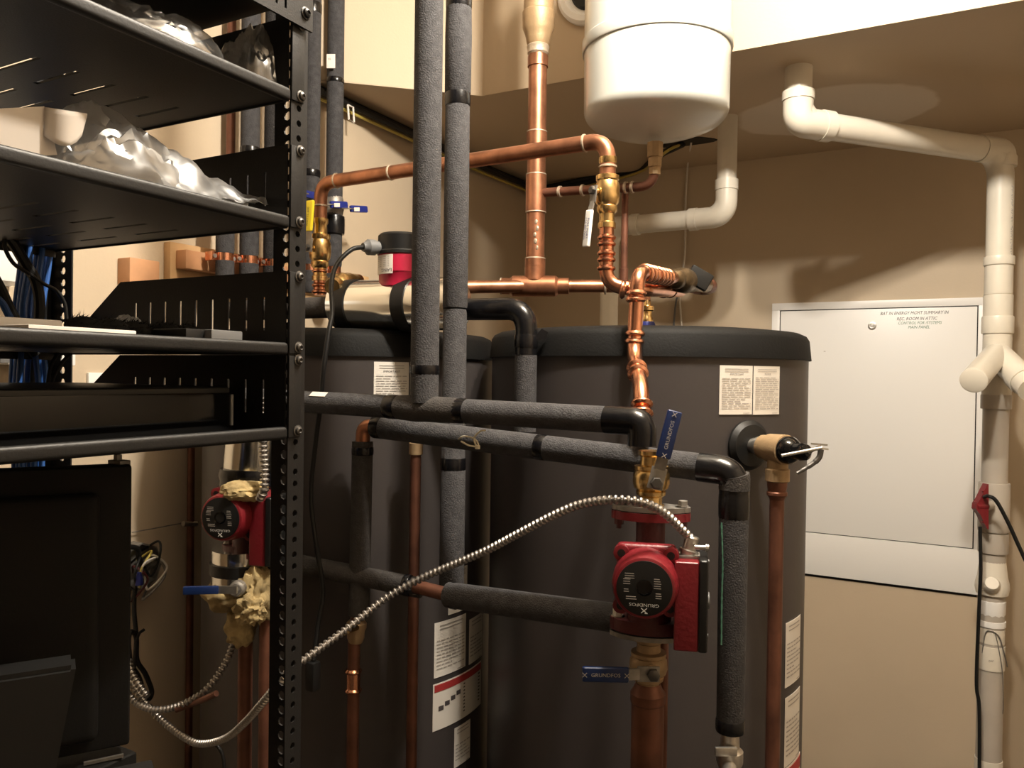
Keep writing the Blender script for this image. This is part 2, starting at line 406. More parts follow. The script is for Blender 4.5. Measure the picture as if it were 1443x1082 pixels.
def printed(Cc, R, a0, a1, z0, z1, parent, title, rows, seed, head=2, m=None, mt=None):
    """a paper label bent round the tank with rows of fine print"""
    rnd = random.Random(seed)
    lb = curved('paper_label', Cc, R+.0012, a0, a1, z0, z1, m or m_paper, parent)
    # third level: print
    am = (a0+a1)/2; W = abs(a1-a0)*R; H = z1-z0
    fn = cylfn(Cc, R+.0018, am, (z0+z1)/2)
    bm = BM()
    def strip(x0, x1, y, h):
        n = max(1, int((x1-x0)/.01)); prev = None
        for i in range(n+1):
            x = x0+(x1-x0)*i/n
            cur = (bm.verts.new(fn(x, y-h/2)), bm.verts.new(fn(x, y+h/2)))
            if prev: bm.faces.new((prev[0], cur[0], cur[1], prev[1]))
            prev = cur
    y = H/2-.07*H; lh = H*.86/(rows+head+2.5)
    for k in range(head):
        strip(-W*.36, W*.36, y, lh*.3); y -= lh
    yt = y-lh*.35; y -= lh*2.2
    for k in range(rows):
        x = -W*.44; xe = W*(.44 if rnd.random() < .7 else rnd.uniform(-.05, .35))
        while x < xe:
            wl = rnd.uniform(.006, .016); strip(x, min(x+wl, xe), y, lh*.34); x += wl+.0022
        y -= lh
    strip(W*.2, W*.42, -H/2+.03*H, lh*.25)
    obj('fine_print', bm, m_inkg, lb if False else lb, recalc=False)
    if title: text(title, lh*1.25, lambda a, b_: fn(a, b_+yt), m_ink, lb, 'title_print')
    return lb
R1 = TR-.002
def lab(Cc, x0, y0, x1, y1, title, rows, seed, parent, **k):
    pA = cylhit(x0, y0, Cc, R1); pB = cylhit(x1, y0, Cc, R1); zb = cylhit((x0+x1)/2, y1, Cc, R1).z
    zt = cylhit((x0+x1)/2, y0, Cc, R1).z
    return printed(Cc, R1, ang(pA, Cc), ang(pB, Cc), zb, zt, parent, title, rows, seed, **k)
lab(TC1, 1014, 515, 1060, 584, 'IMPORTANT', 14, 1, tk1)
lab(TC1, 1061.5, 516, 1098, 584, 'NOTICE', 17, 2, tk1)
lab(TC1, 1107, 873, 1127, 962, None, 9, 3, tk1)
lab(TC1, 1106, 977, 1126, 1072, None, 8, 4, tk1)
def warn(Cc, x0, y0, x1, y1, parent):
    pA = cylhit(x0, y0, Cc, R1); pB = cylhit(x1, y0, Cc, R1); zb = cylhit((x0+x1)/2, y1, Cc, R1).z; zt = cylhit((x0+x1)/2, y0, Cc, R1).z
    a0, a1 = ang(pA, Cc), ang(pB, Cc)
    lb = curved('warning_label', Cc, R1+.0012, a0, a1, zb, zt, m_paper, parent)
    curved('red_band', Cc, R1+.0018, a0+.02*(a1-a0), a1-.02*(a1-a0), zt-.18*(zt-zb), zt-.03*(zt-zb), m_inkr, lb)
    fn = cylfn(Cc, R1+.0018, (a0+a1)/2, (zt+zb)/2); W = abs(a1-a0)*R1; H = zt-zb
    bm = BM(); rnd = random.Random(3)
    for k in range(9):
        y = H*.24-k*H*.075
        v = [bm.verts.new(fn(x, yy)) for x, yy in ((0.02*W, y), (.44*W, y), (.44*W, y+.03*H), (.02*W, y+.03*H))]; bm.faces.new(v)
    for k in range(4):
        x = -.42*W+k*.1*W; y = -.1*H+.06*H*k
        v = [bm.verts.new(fn(xx, yy)) for xx, yy in ((x, y), (x+.08*W, y), (x+.08*W, y+.1*H), (x, y+.1*H))]; bm.faces.new(v)
    obj('warning_print', bm, m_ink, lb, recalc=False)
warn(TC1, 1105, 1074, 1126, 1180, tk1)
lab(TC2, 527, 510, 576, 585, 'IMPORTANT', 14, 5, tk2)
lab(TC2, 578, 510, 612, 585, 'NOTICE', 14, 6, tk2)
lab(TC2, 612, 872, 656, 948, None, 9, 7, tk2)
lab(TC2, 661, 868, 679, 930, None, 6, 8, tk2)
lab(TC2, 632, 800, 658, 862, None, 5, 9, tk2)
warn(TC2, 610, 952, 677, 1016, tk2)
lab(TC2, 640, 1020, 662, 1075, None, 5, 10, tk2)

# relief valve on the right tank
P0 = cylhit(1054, 627, TC1, R1); nv = Vector((P0.x-TC1.x, P0.y-TC1.y, 0)).normalized(); P0 = TC1+nv*R1+Vector((0, 0, P0.z))
tv = Vector((-nv.y, nv.x, 0)); Z = Vector((0, 0, 1))
rv = thing('relief_valve', P0, 'bronze pressure relief valve with flip lever on the right tank', 'valve')
obj('gasket_disc', lathe(BM(), P0, nv, [(0, .041), (.004, .041), (.011, .034), (.013, .02), (.013, .0)], 48), m_rubber, rv)
obj('nipple', lathe(BM(), P0+nv*.012, nv, [(0, .013), (.012, .013), (.012, .016), (.024, .016), (.024, .013)], 12), m_steel, rv)
pc = P0+nv*.069
bm = BM(); lathe(bm, P0+nv*.034, nv, [(0, .015), (.002, .0195), (.016, .0205), (.018, .0225), (.052, .0235), (.053, .022)], 40)
lathe(bm, pc, -Z, [(0, .016), (.03, .016), (.032, .0185), (.05, .0185), (.052, .015)], 32)
obj('valve_body', bm, m_bronze, rv)
bm = BM(); lathe(bm, P0+nv*.086, nv, [(0, .021), (.01, .0215), (.018, .017), (.022, .013), (.028, .0125), (.034, .0135), (.042, .012), (.047, .006)], 32); obj('spring_bonnet', bm, m_blackg, rv)
e = P0+nv*.134
dl_ = e.dot(fw)-C0.dot(fw)-.012
l0, l1 = V(1101, 642, dl_), V(1158, 631, dl_)
bm = BM(); tube(bm, [l0, l1], .0026, 12)
bar(bm, V(1143, 625, dl_+.004), V(1166, 627, dl_), .004, .0025); bar(bm, l1-rt*.006, V(1167, 633, dl_), .004, .0025); tube(bm, [e, V(1156, 628, dl_)], .0022, 8)
obj('lever', bm, m_steel, rv)
bm = BM(); tube(bm, spline([V(1157, 633, dl_), V(1154, 645, dl_), V(1143, 655, dl_), V(1123, 667, dl_)]), [.0042]*20+[.0036]*8+[.0030]*5+[.0025]*4, 8); obj('test_arm', bm, m_scr, rv)
p1 = pc-Z*.05
dp = thing('copper_drain_pipe', Vector((pc.x, pc.y, 0)), 'brown copper drain pipe dropping from the relief valve', 'pipe')
obj('pipe', tube(BM(), [p1, Vector((pc.x, pc.y, .06))], .0112, 20), m_copperd, dp)
bm = BM(); lathe(bm, p1+Z*.004, -Z, [(0, .014), (.004, .0155), (.012, .0152), (.02, .014), (.022, .0158), (.026, .0158), (.03, .0125), (.034, .0112)], 20); obj('adapter_fitting', bm, m_copperd, dp)

# ------------------------------------------------------------------ white expansion tank
ec = V(924, 150, 1.65); ER = .1495
et = thing('expansion_tank', Vector((ec.x, ec.y, zr(ec, 204))), 'white cylindrical expansion tank hanging beside the soffit', 'expansion tank')
z3 = zr(ec, 62)
prof = []
z2 = EYE+.533; z1 = EYE+.494
for k in range(15):
    r_ = .875*k/14; prof.append(((z2-z1)*r_**2.1, ER*r_))
prof[0] = (0, .014)
zs0 = prof[-1][0]
for k in range(1, 9):
    a = math.radians(38+52*k/8); prof.append((zs0+.034*(math.cos(math.radians(38))-math.cos(a)), ER*(.875+.117*(math.sin(a)-math.sin(math.radians(38)))/(1-math.sin(math.radians(38))))))
prof += [((z3-z1)-.035, ER*.997), ((z3-z1)-.022, ER), ]
obj('lower_shell', lathe(BM(), (ec.x, ec.y, z1), Z, prof, 96), m_tankw, et)
obj('seam_band', lathe(BM(), (ec.x, ec.y, z3-.022), Z, [(0, ER*.99), (.001, ER+.003), (.004, ER+.0045), (.024, ER+.0045), (.027, ER+.002), (.028, ER*.98)], 96), m_tankw, et)
obj('upper_shell', lathe(BM(), (ec.x, ec.y, z3+.0055), Z, [(0, ER*.985), (.001, ER), (.30, ER), (.33, ER*.95), (.36, ER*.75), (.38, ER*.4), (.385, .02)], 96), m_tankw, et)
# ------------------------------------------------------------------ copper riser and branches
def rowdir(a, b): return (b-a).normalized()
rc = V(755, 300, 1.79)
RR = .0207
ri = thing('copper_riser', (rc.x, rc.y, zr(rc, 402)), 'thick tarnished copper riser running up in front of the soffit', 'pipe')
def rz(py): return at(rc, py)
obj('pipe', tube(BM(), [rz(404), rz(70)], RR, 28), m_copper, ri)
obj('bronze_coupling', lathe(BM(), rz(66), Z, [(0, .022), (.008, .026), (.018, .0275), (.03, .031), (.04, .0355), (.075, .0365), (.078, .034), (.12, .033), (.124, .037), (ZC-rz(66).z, .037)], 28), m_bronze, ri)
obj('solder_joint', lathe(BM(), rz(78), Z, [(0, RR), (.004, .024), (.01, .0235), (.018, .026), (.022, .023)], 28), m_solder, ri)
for y0, y1 in ((187, 218), (247, 300), (365, 395), (52+28, 95)):
    obj('coupling', lathe(BM(), rz(y1), Z, [(0, RR), (.0005, RR+.0025), (zr(rc, y0)-zr(rc, y1)-.0005, RR+.0025), (zr(rc, y0)-zr(rc, y1), RR)], 28), m_copper, ri)
for y0 in (187, 247, 365, 300):
    obj('solder_ring', lathe(BM(), rz(y0)-Z*.001, Z, [(0, RR+.001), (.001, RR+.003), (.003, RR+.0028), (.004, RR)], 28), m_solder, ri)
bm = BM()
for k in range(5):
    q = rz(315+k*9)+(-fw*RR*1.0)+rt*.003*math.sin(k*2)
    bmesh.ops.create_icosphere(bm, subdivisions=2, radius=.0042+.001*math.sin(k*3), matrix=Matrix.Translation(q) @ Matrix.Diagonal((1, .4, 1.4, 1)))
obj('solder_drips', bm, m_solder, ri)

# bottom header through the tee
hA = V(560, 406, 1.72); hT = rz(403); hB = V(992, 401, 1.74)
hd = thing('copper_header', hT, 'horizontal copper pipe with a soldered tee just above the tank lids', 'pipe')
hB0 = V(905, 403, 1.76)
obj('pipe', tube(BM(), [hA, hT, hB0, V(975, 402, 1.77)], .0143, 22), m_copper, hd)
dh = rowdir(V(700, 403, 1.8), V(800, 403, 1.8))
dh = (hB0-hT).normalized()
bm = BM(); lathe(bm, hT-dh*.078, dh, [(0, .0145), (.001, .0185), (.022, .0185), (.028, .0235), (.125, .0235), (.131, .0185), (.155, .0185), (.156, .0145)], 28)
lathe(bm, hT, Z, [(0, .021), (.03, .0225), (.045, .0235), (.046, .0207)], 28)
obj('tee', bm, m_copper, hd)
for q in (-.079, .1555): obj('solder_ring', lathe(BM(), hT+dh*q, dh, [(0, .0145), (.001, .0193), (.004, .019), (.005, .0145)], 24), m_solder, hd)

# expansion tank branch
ez = ec.copy(); b0 = at(ec, 204); b1 = at(ec, 262); b2 = rz(272)
eb = thing('copper_branch', b1, 'small copper branch from riser to the underside of the white tank', 'pipe')
obj('pipe', tube(BM(), rounded([b0-Z*.01, b1, b2], .035), .0098, 18), m_copperd, eb)
obj('adapter_fitting', lathe(BM(), b0+Z*.004, -Z, [(0, .017), (.03, .017), (.032, .0145), (.05, .0145), (.052, .0125), (.066, .0125), (.067, .0098)], 8), m_bronze, eb)
db = (b2-b1).normalized()
for t in (.045, .06, .16, .215): obj('solder_ring', lathe(BM(), b1+db*t*1.0, db, [(0, .0098), (.001, .0125), (.006, .0125), (.007, .0098)], 18), m_solder, eb)
d3 = V(881, 272, 1.72)
dpp = thing('copper_drop_pipe', at(d3, 405), 'thin vertical copper pipe between the branch and the header', 'pipe')
obj('pipe', tube(BM(), [at(d3, 268), at(d3, 400)], .0075, 16), m_copperd, dpp)
obj('end_fitting', lathe(BM(), at(d3, 398), Z, [(0, .0075), (0, .0092), (.03, .0092), (.031, .0075)], 18), m_copperd, dpp)

# upper long copper loop, parallel to the back wall
YU = 1.32
uA = PY(452, 255, YU); uB = PY(857, 196, YU); zu = (uA.z+uB.z)/2
uA.z = zr(uA, 258); uB.z = zr(uB, 197)
ul = thing('copper_loop', uA, 'long copper pipe crossing behind the vertical foam sleeves', 'pipe')
r1 = .0143
uC = at(uB, 262); uD = at(uA, 335)
obj('pipe', tube(BM(), rounded([uD, uA, uB, uC], .036, 9), r1, 24), m_copper, ul)
du = (uB-uA).normalized()
for q in (uA+du*.045, uB-du*.045, uA-Z*.05, uB-Z*.048, uA+du*.19, uA+du*.28):
    ax = du if abs(q.z-(uA.z+(uB.z-uA.z)*((q-uA).length/(uB-uA).length))) < .01 else Z
    obj('solder_ring', lathe(BM(), q-ax*.002, ax, [(0, r1), (.0008, r1+.002), (.0035, r1+.002), (.0045, r1)], 22), m_solder, ul)

# valve builder --------------------------------------------------------
def ballvalve(p, ax, r, L, face, hdir, hlen, gm, label, lw=.016, bodym=None, tilt=0, plabel=None, press=True, name='ball_valve', tlen=None, stand=.012):
    ax = Vector(ax).normalized(); face = Vector(face).normalized(); hdir = Vector(hdir).normalized()
    bmt = bodym or m_brass
    t = thing(name, p-ax*L/2, label, 'valve')
    pr = [(0, r*1.05), (0, r*1.35), (L*.07, r*1.35), (L*.09, r*1.15), (L*.2, r*1.15), (L*.24, r*1.5), (L*.3, r*1.55), (L*.32, r*1.42), (L*.36, r*1.75), (L*.45, r*1.9), (L*.6, r*1.85), (L*.66, r*1.6), (L*.68, r*1.75), (L*.74, r*1.75), (L*.76, r*1.2), (L*.9, r*1.15), (L*.93, r*1.35), (L, r*1.35), (L, r*1.05)]
    obj('valve_body', lathe(BM(), p-ax*L/2, ax, pr, 28), bmt, t)
    c = p+face*r*1.6
    obj('stem', lathe(BM(), c-face*.004, face, [(0, r*.7), (stand*.6, r*.7), (stand*.7, r*.45), (stand+.004, r*.45)], 20), bmt, t)
    c2 = c+face*(stand)
    side = face.cross(hdir).normalized()
    # lever: hub plate, neck, grip
    bm = BM(); box(bm, c2+hdir*.006, (lw*1.05, .03, .0025), basis(side, hdir, face), .0008)
    bar(bm, c2+hdir*.018, c2+hdir*(hlen*.42)+face*.004, lw*.75, .0025, face)
    lv = obj('lever', bm, m_galv, t)
    bm = BM(); box(bm, c2+hdir*(hlen*.68)+face*.004, (lw, hlen*.66, .007), basis(side, hdir, face), .0028, 3)
    gr = obj('grip', bm, gm, lv, label=plabel)
    obj('nut', lathe(BM(), c2+face*.001, face, [(0, r*.62), (.006, r*.62), (.007, r*.5)], 6), m_scr, t)
    return t, gr, c2+face*.008, hdir, side, face

vc = at(uB, 275)
tocam = (-fw+Z*0).normalized(); side_l = -rt
fdir = Vector((-.45, -.85, 0)).normalized()
vt, gr, c2, hd_, sd, fc = ballvalve(vc+Z*.004, Z, .0118, .125, fdir, -Z+Vector((-.10, .0, 0)), .098, m_whiteg, 'brass ball valve with long white lever under the copper loop', lw=.016, plabel='white lever grip')
gcen = c2+hd_*.067
text('FULL PORT', .0075, lambda a, b_: gcen+hd_*a+sd*(b_+.0032), m_bluev, gr, 'lettering')
text('CSA 600 WOG', .006, lambda a, b_: gcen+hd_*a+sd*(b_-.0035), m_bluev, gr, 'lettering')
# press elbow below it
e1 = at(uB, 322); e2 = at(uB, 402); e3 = V(905, 408, 1.40)
pe = thing('copper_press_elbow', e2, 'bright copper press fittings and elbow below the white lever valve', 'pipe')
obj('pipe', tube(BM(), rounded([e1+Z*.02, e2, e3, V(958, 410, 1.62)], .036, 9), .0128, 22), m_copperb, pe)
for py in (335, 344, 357, 366, 378):
    pressfit(pe, at(uB, py), Z, .0128)
for px, d in ((878, 1.40), (889, 1.40), (935, 1.53), (944, 1.56)):
    q = V(px, 408, d); pressfit(pe, q, (e3-e2) if px < 900 else (V(958, 410, 1.62)-e3), .0128)

# yellow lever valve at the left end
yc = at(uA, 352)
vt, gr, c2, hd_, sd, fc = ballvalve(yc, Z, .0125, .135, (-fw*.80-rt*.60), Z+rt*.07, .10, m_yel, 'brass ball valve with yellow lever beside the rack post', lw=.024, plabel='yellow lever grip', stand=.012)
gcen = c2+hd_*.066
text('WATTS 600', .008, lambda a, b_: gcen+hd_*a+sd*(b_), m_ink, gr, 'lettering')
ye = thing('copper_press_coupling', at(uA, 420), 'copper press coupling under the yellow lever valve', 'pipe coupling')
obj('pipe', tube(BM(), [at(uA, 378), at(uA, 416)], .013, 20), m_copperb, ye)
for py in (382, 392, 402, 411): pressfit(ye, at(uA, py), Z, .013)
bx = V(500, 396, 1.62); by = V(468, 404, 1.50)
dv = (bx-by).normalized(); Lh = (bx-by).length
by = thing_p = by
bp = thing('brass_check_valve', by, 'stubby brass check valve lying above the foil wrapped pump', 'valve')
obj('valve_body', lathe(BM(), by, dv, [(0, .015), (Lh*.1, .019), (Lh*.2, .016), (Lh*.3, .0225), (Lh*.45, .0225), (Lh*.5, .018), (Lh*.7, .02), (Lh*.85, .0165), (Lh, .015)], 24), m_brass, bp)
obj('end_cap', lathe(BM(), bx, dv, [(0, .013), (.02, .013), (.022, .009)], 16), m_copperb, bp)

# front copper drop to the pump
c1 = V(897, 395, 1.27); c2v = V(893, 500, 1.27); c3 = V(904, 548, 1.16); c4 = V(905, 592, 1.13)
topb = V(1000, 403, 1.74)
cd = thing('copper_drop', c4, 'bright copper pipe with press elbow dropping towards the red pump', 'pipe')
e0 = V(899, 383, 1.27)
back = V(952, 393, 1.52)
rc_ = .0118
bm = BM(); tube(bm, rounded([back, e0, c2v, c3, c4-Z*.03], [.03, .03, .035, .03, .03], 9), rc_, 26); obj('pipe', bm, m_copperb, cd)
for q, ax in ((V(897, 413, 1.27), Z), (V(896, 422, 1.27), Z), (V(895, 470, 1.27), Z), (V(894, 481, 1.27), Z), (c2v.lerp(c3, .42), c3-c2v), (c2v.lerp(c3, .58), c3-c2v), (c3.lerp(c4, .5), c4-c3), (c3.lerp(c4, .8), c4-c3)):
    pressfit(cd, q, ax, rc_+.0006)
dbk = (back-e0).normalized()
for t in (.045, .07, .09, .125, .15, .175, .2): pressfit(cd, e0+dbk*t, dbk, rc_+.0006)
tv_ = thing('tarnished_valve', back, 'tarnished bronze valve with small black lever above the right tank', 'valve')
dd = (topb-back).normalized(); LL = (topb-back).length
obj('valve_body', lathe(BM(), back-dd*.02, dd, [(0, .013), (.01, .019), (.03, .019), (.034, .017), (.05, .024), (.085, .025), (.1, .02), (.12, .018), (.135, .02), (.16, .0165), (LL+.02, .0155)], 28), m_tarn, tv_)
bm = BM()
hp = V(985, 392, 1.58)
xh = (rt*.86-up*.5).normalized(); yh = (up*.86+rt*.5).normalized()
box(bm, hp, (.048, .036, .014), basis(xh, yh, xh.cross(yh)), .004, 3); obj('lever', bm, m_black, tv_)
bm = BM(); tube(bm, [hp+Vector((0, .004, 0)), V(980, 400, 1.66)], .006, 12); obj('stem', bm, m_tarn, tv_)
el = thing('copper_return_elbow', topb, 'copper return elbow at the right end of the header', 'pipe elbow')
obj('elbow', tube(BM(), rounded([topb-dd*.03, topb+dd*.012, topb+dd*.03+Vector((-.03, .03, 0)), V(972, 402, 1.78)], .03, 8), .0162, 24), m_copperd, el)

# small brass drain valve on the tank top
sv = V(912, 437, 1.55); sv0 = at(sv, 463)
sb = thing('brass_tank_valve', Vector((sv.x, sv.y, ZT+.004)), 'little brass valve with blue base standing on the right tank lid', 'valve')
zz = ZT+.004
obj('valve_body', lathe(BM(), (sv.x, sv.y, zz+.02), Z, [(0, .012), (.006, .012), (.01, .0095), (.02, .0095), (.022, .013), (.03, .013), (.032, .008), (.045, .006)], 16), m_brass, sb)
obj('blue_base', lathe(BM(), (sv.x, sv.y, zz), Z, [(0, .017), (.012, .017), (.02, .014)], 20), m_bluev, sb)
bm = BM(); tube(bm, rounded([(sv.x, sv.y, zz+.06), (sv.x, sv.y, zr(sv, 410)), V(930, 409, 1.62)], .02), .0065, 12); obj('feed_tube', bm, m_copper, sb)

# ------------------------------------------------------------------ foam-sleeved pipes
def foamrun(name, pts, r, label, bands=(), rad=.05, m=None, seg=22, seams=(), loc=None):
    pts = [Vector(p) for p in pts]
    t = thing(name, loc or min(pts, key=lambda p: p.z), label, 'insulated pipe')
    P = rounded(pts, rad, 8)
    obj('foam_sleeve', tube(BM(), P, r, seg), m or m_foam, t)
    for b in bands:
        a, c = Vector(b[0]), Vector(b[1]); band(t, a, c, r*(b[2] if len(b) > 2 else 1.03))
    return t
# vertical pair in front
g1 = PY(598, 560, 1.03)
top = g1.copy(); top.z = ZC
lean = Vector((0, 0, 0))
v1 = thing('foam_pipe', g1, 'thickest vertical grey foam pipe, left of the close pair', 'insulated pipe')
obj('foam_sleeve', tube(BM(), [g1+Z*(-.008), top], .0222, 28), m_foam, v1)
band(v1, at(g1, 528), at(g1, 514), .0228)
g2 = V(643, 300, 1.37)
v2 = thing('foam_pipe', at(g2, 836), 'vertical grey foam pipe, right of the close pair', 'insulated pipe')
gm = at(g2, 434)
obj('foam_sleeve', lathe(BM(), gm, Z, [(0, .0205), (.004, .0215), (.2, .0215), (zr(g2, 138)-gm.z-.004, .021), (zr(g2, 138)-gm.z, .0195)], 26), m_foam, v2)
q0 = at(g2, 136)
obj('foam_sleeve', lathe(BM(), q0, Z, [(0, .019), (.006, .0225), (.1, .023), (zr(g2, 12)-q0.z, .022)], 26), m_foam, v2)
q0 = at(g2, 12)
obj('foam_sleeve', lathe(BM(), q0, Z, [(0, .0215), (ZC-q0.z, .0215)], 26), m_foam, v2)
q0 = at(g2, 700)
obj('foam_sleeve', lathe(BM(), at(g2, 836), Z, [(0, .0215), (zr(g2, 655)-zr(g2, 836), .0215), (zr(g2, 655)-zr(g2, 836)+.002, .0205), (zr(g2, 436)-zr(g2, 836)-.006, .0205), (zr(g2, 436)-zr(g2, 836), .019)], 26), m_foam, v2)
band(v2, at(g2, 150), at(g2, 131), .0222); band(v2, at(g2, 14), at(g2, -4), .0224); band(v2, at(g2, 662), at(g2, 645), .0222)
# horizontal main, parallel to the back wall
h0 = PY(330, 558, 1.03); h1 = PY(905, 594, 1.03); h0.z = zr(h0, 560); h1.z = zr(h1, 594); 
hl = PY(420, 567, 1.03)
fm = thing('foam_pipe', h0, 'horizontal grey foam pipe crossing in front of both tanks at mid height', 'insulated pipe')
hv = at(h1, 640)
dm = (h1-h0).normalized()
def onm(px): # point on the main at a picture column
    r = ray(px, 590); k = 1.03/r.y; X = r.x*k; t = (X-h0.x)/(h1.x-h0.x); return h0.lerp(h1, t)
obj('foam_sleeve', tube(BM(), [h0, onm(860)], .0187, 26), m_foam, fm)
obj('taped_elbow', tube(BM(), rounded([onm(854), h1, at(h1, 628)], .04, 9), .0195, 26), m_tape, fm, label='black taped elbow')
band(fm, onm(546), onm(562), .0196); band(fm, onm(643), onm(658), .0196)
obj('tee_sleeve', lathe(BM(), onm(558), dm, [(0, .0185), (.01, .0198), (.04, .0215), (.06, .0205), ((onm(648)-onm(558)).length, .0195)], 26), m_foamb, fm)
tg = onm(455); n2 = Vector((0, -.62, .78)).normalized()
bm = BM(); box(bm, tg+n2*.0188, (.034, .011, .0008), basis(dm, dm.cross(n2)*-1, n2)); obj('paper_tag', bm, m_paper, fm)
# second level
s0 = V(527, 601, 1.37); s1 = V(1035, 664, 1.08); s2 = at(s1, 1026)
def ons(px):
    t = (px-527)/(1035-527.0); i0, i1 = 1/1.37, 1/1.08; d = 1/(i0+(i1-i0)*t)
    return V(px, 601+(664-601)*t+6*math.sin(math.pi*t)*0, d)
fs = thing('foam_pipe', s2, 'foam pipe sloping down right then dropping beside the red pump', 'insulated pipe')
obj('foam_sleeve', tube(BM(), [ons(531), ons(660), ons(990)], .0192, 26), m_foam, fs)
obj('taped_elbow', tube(BM(), rounded([ons(985), s1, at(s1, 722)], .045, 9), .0202, 26), m_tape, fs, label='glossy black taped elbow')
obj('foam_sleeve', lathe(BM(), at(s1, 1030), Z, [(0, .0165), (.01, .0185), (zr(s1, 722)-zr(s1, 1030)-.01, .0198), (zr(s1, 722)-zr(s1, 1030), .0198)], 26), m_foam, fs)
obj('elbow_patch', tube(BM(), rounded([V(1013, 662, 1.078), s1+rt*.0005, at(s1, 690)], .04, 7)[6:], .0208, 22), m_foamb, fs)
band(fs, at(s1, 730), at(s1, 695), .0205); band(fs, at(s1, 1030), at(s1, 1012), .0196)
band(fs, ons(757), ons(770), .0199); band(fs, ons(528), ons(540), .0199)
# torn seam with green showing
bm = BM(); tube(bm, spline([at(s1, 735)-rt*.0185-fw*.008, at(s1, 790)-rt*.0165-fw*.010, at(s1, 840)-rt*.017-fw*.010, at(s1, 905)-rt*.0165-fw*.010]), [.0008+.0009*abs(math.sin(i*1.9)) for i in range(37)], 6); obj('split_seam', bm, m_gree, fs)
# lower boiler drain below this pipe
bz = at(s1, 1052)
bd = thing('boiler_drain', Vector((s1.x, s1.y, bz.z-.06)), 'small steel drain valve at the foot of the foam drop', 'valve')
obj('valve_body', lathe(BM(), bz-Z*.05, Z, [(0, .012), (.02, .014), (.03, .018), (.045, .018), (.05, .013), (.075, .012)], 20), m_steel, bd)
obj('outlet', tube(BM(), [bz-Z*.02, bz-Z*.022-fw*.035-rt*.01, bz-Z*.045-fw*.045-rt*.012], .0095, 16), m_steel, bd)
bm = BM(); box(bm, bz+Z*.002-fw*.018-rt*.01, (.03, .006, .012), basis(rt, fw, Z), .002); obj('handle', bm, m_steel, bd)
obj('tail_pipe', tube(BM(), [bz-Z*.045, Vector((bz.x, bz.y, .9))], .0108, 16), m_copperd, bd)
# third level
t0 = V(330, 777, 1.46); t1 = V(560, 822, 1.36); t1b = V(592, 828, 1.34); t2 = V(878, 872, 1.135)
fl = thing('foam_pipe', t2, 'lowest sloping foam pipe running behind the steel flex conduit', 'insulated pipe')
obj('foam_sleeve', lathe(BM(), t0, t1-t0, [(0, .0172), ((V(540, 816, 1.37)-t0).length-.002, .0172), ((V(540, 816, 1.37)-t0).length, .016), ((V(540, 816, 1.37)-t0).length+.002, .0172), ((t1b-t0).length, .0172)], 24), m_foamb, fl)
obj('coupling', tube(BM(), [V(585, 826, 1.335), V(640, 840, 1.30)], .0115, 18), m_copperd, fl)
obj('foam_sleeve', tube(BM(), [V(632, 838, 1.30), t2], .0205, 24), m_foam, fl)
band(fl, V(570, 824, 1.345), V(578, 825, 1.342), .0182); band(fl, V(634, 838, 1.30), V(646, 841, 1.293), .0212)
# foam line with elbow dropping between tanks
YV = 1.2
k0 = PY(485, 431, YV); kz = (zr(k0, 431)+zr(PY(735, 446, YV), 443))/2
kl = PY(330, 420, YV); kl.z = EYE+.127; kA = PY(478, 432, YV); kA.z = EYE+.127; kB = PY(742, 440, YV); kB.z = EYE+.112
kC = at(kB, 608)
ff = thing('foam_pipe', kC, 'foam pipe with a big taped elbow dropping between the two tanks', 'insulated pipe')
kk = PY(655, 440, YV); kk.z = EYE+.114
obj('taped_elbow', tube(BM(), rounded([kk, kB, at(kB, 500)], .05, 9), .0192, 26), m_tape, ff, label='black taped elbow')
obj('foam_sleeve', tube(BM(), [at(kB, 492), kC], .0188, 24), m_foam, ff)
band(ff, at(kB, 490), at(kB, 472), .0205)
bm = BM(); q = at(kB, 470)+rt*.02-fw*.004
prism(bm, [(0, 0), (.014, .003), (.017, .014), (.006, .02), (-.002, .01)], .002, q-Z*.012, basis(rt, up, -fw)); obj('tape_tail', bm, m_tape, ff)
fk = thing('foam_pipe', kl, 'short foam pipe between the rack post and the foil pump', 'insulated pipe')
obj('foam_sleeve', tube(BM(), [kl, PY(470, 431, YV)*1.0-Z*0], .0215, 24) if False else tube(BM(), [kl, Vector((kA.x+.004, kA.y, kA.z))], .0212, 24), m_foamb, fk)
# ------------------------------------------------------------------ foil wrapped circulator
lc = Vector((kA.x, YV, EYE+.129)); lend = PY(648, 430, YV); lend.z = EYE+.125
lp = thing('foil_wrapped_pump', lc, 'circulator pump wrapped in shiny foil with crimson and black motor', 'pump')
dl = (lend-lc).normalized(); Ll = (lend-lc).length
obj('foil_jacket', lathe(BM(), lc, dl, [(0, .02), (.002, .043), (.006, .0475), (Ll*.5, .049), (Ll-.005, .0475), (Ll, .02)], 48), m_silver, lp)
for q in (.022, .16): obj('strap', lathe(BM(), lc+dl*q, dl, [(0, .0478), (.0, .0502), (.028, .0505), (.028, .0478)], 48), m_rubber, lp)
mc0 = lc+dl*.150; mc0.z = lc.z+.032
mx_ = PY(565, 400, YV).x; mc0 = Vector((mx_, YV, lc.z+.030))
obj('motor', lathe(BM(), mc0, Z, [(0, .040), (.024, .041), (.026, .0425), (zr(mc0, 361)-mc0.z, .0425)], 48), m_crim, lp, label='crimson motor band')
zc_ = zr(mc0, 361)
cp = obj('motor_cap', lathe(BM(), (mc0.x, mc0.y, zc_), Z, [(0, .0425), (.001, .0445), (.006, .0445), (.008, .043), (zr(mc0, 331)-zc_-.004, .043), (zr(mc0, 331)-zc_, .039)], 48), m_black, lp)
a_ = math.atan2(-.95, .0)
aa0, aa1 = math.radians(-150), math.radians(-100)
Cm = Vector((mc0.x, mc0.y, 0))
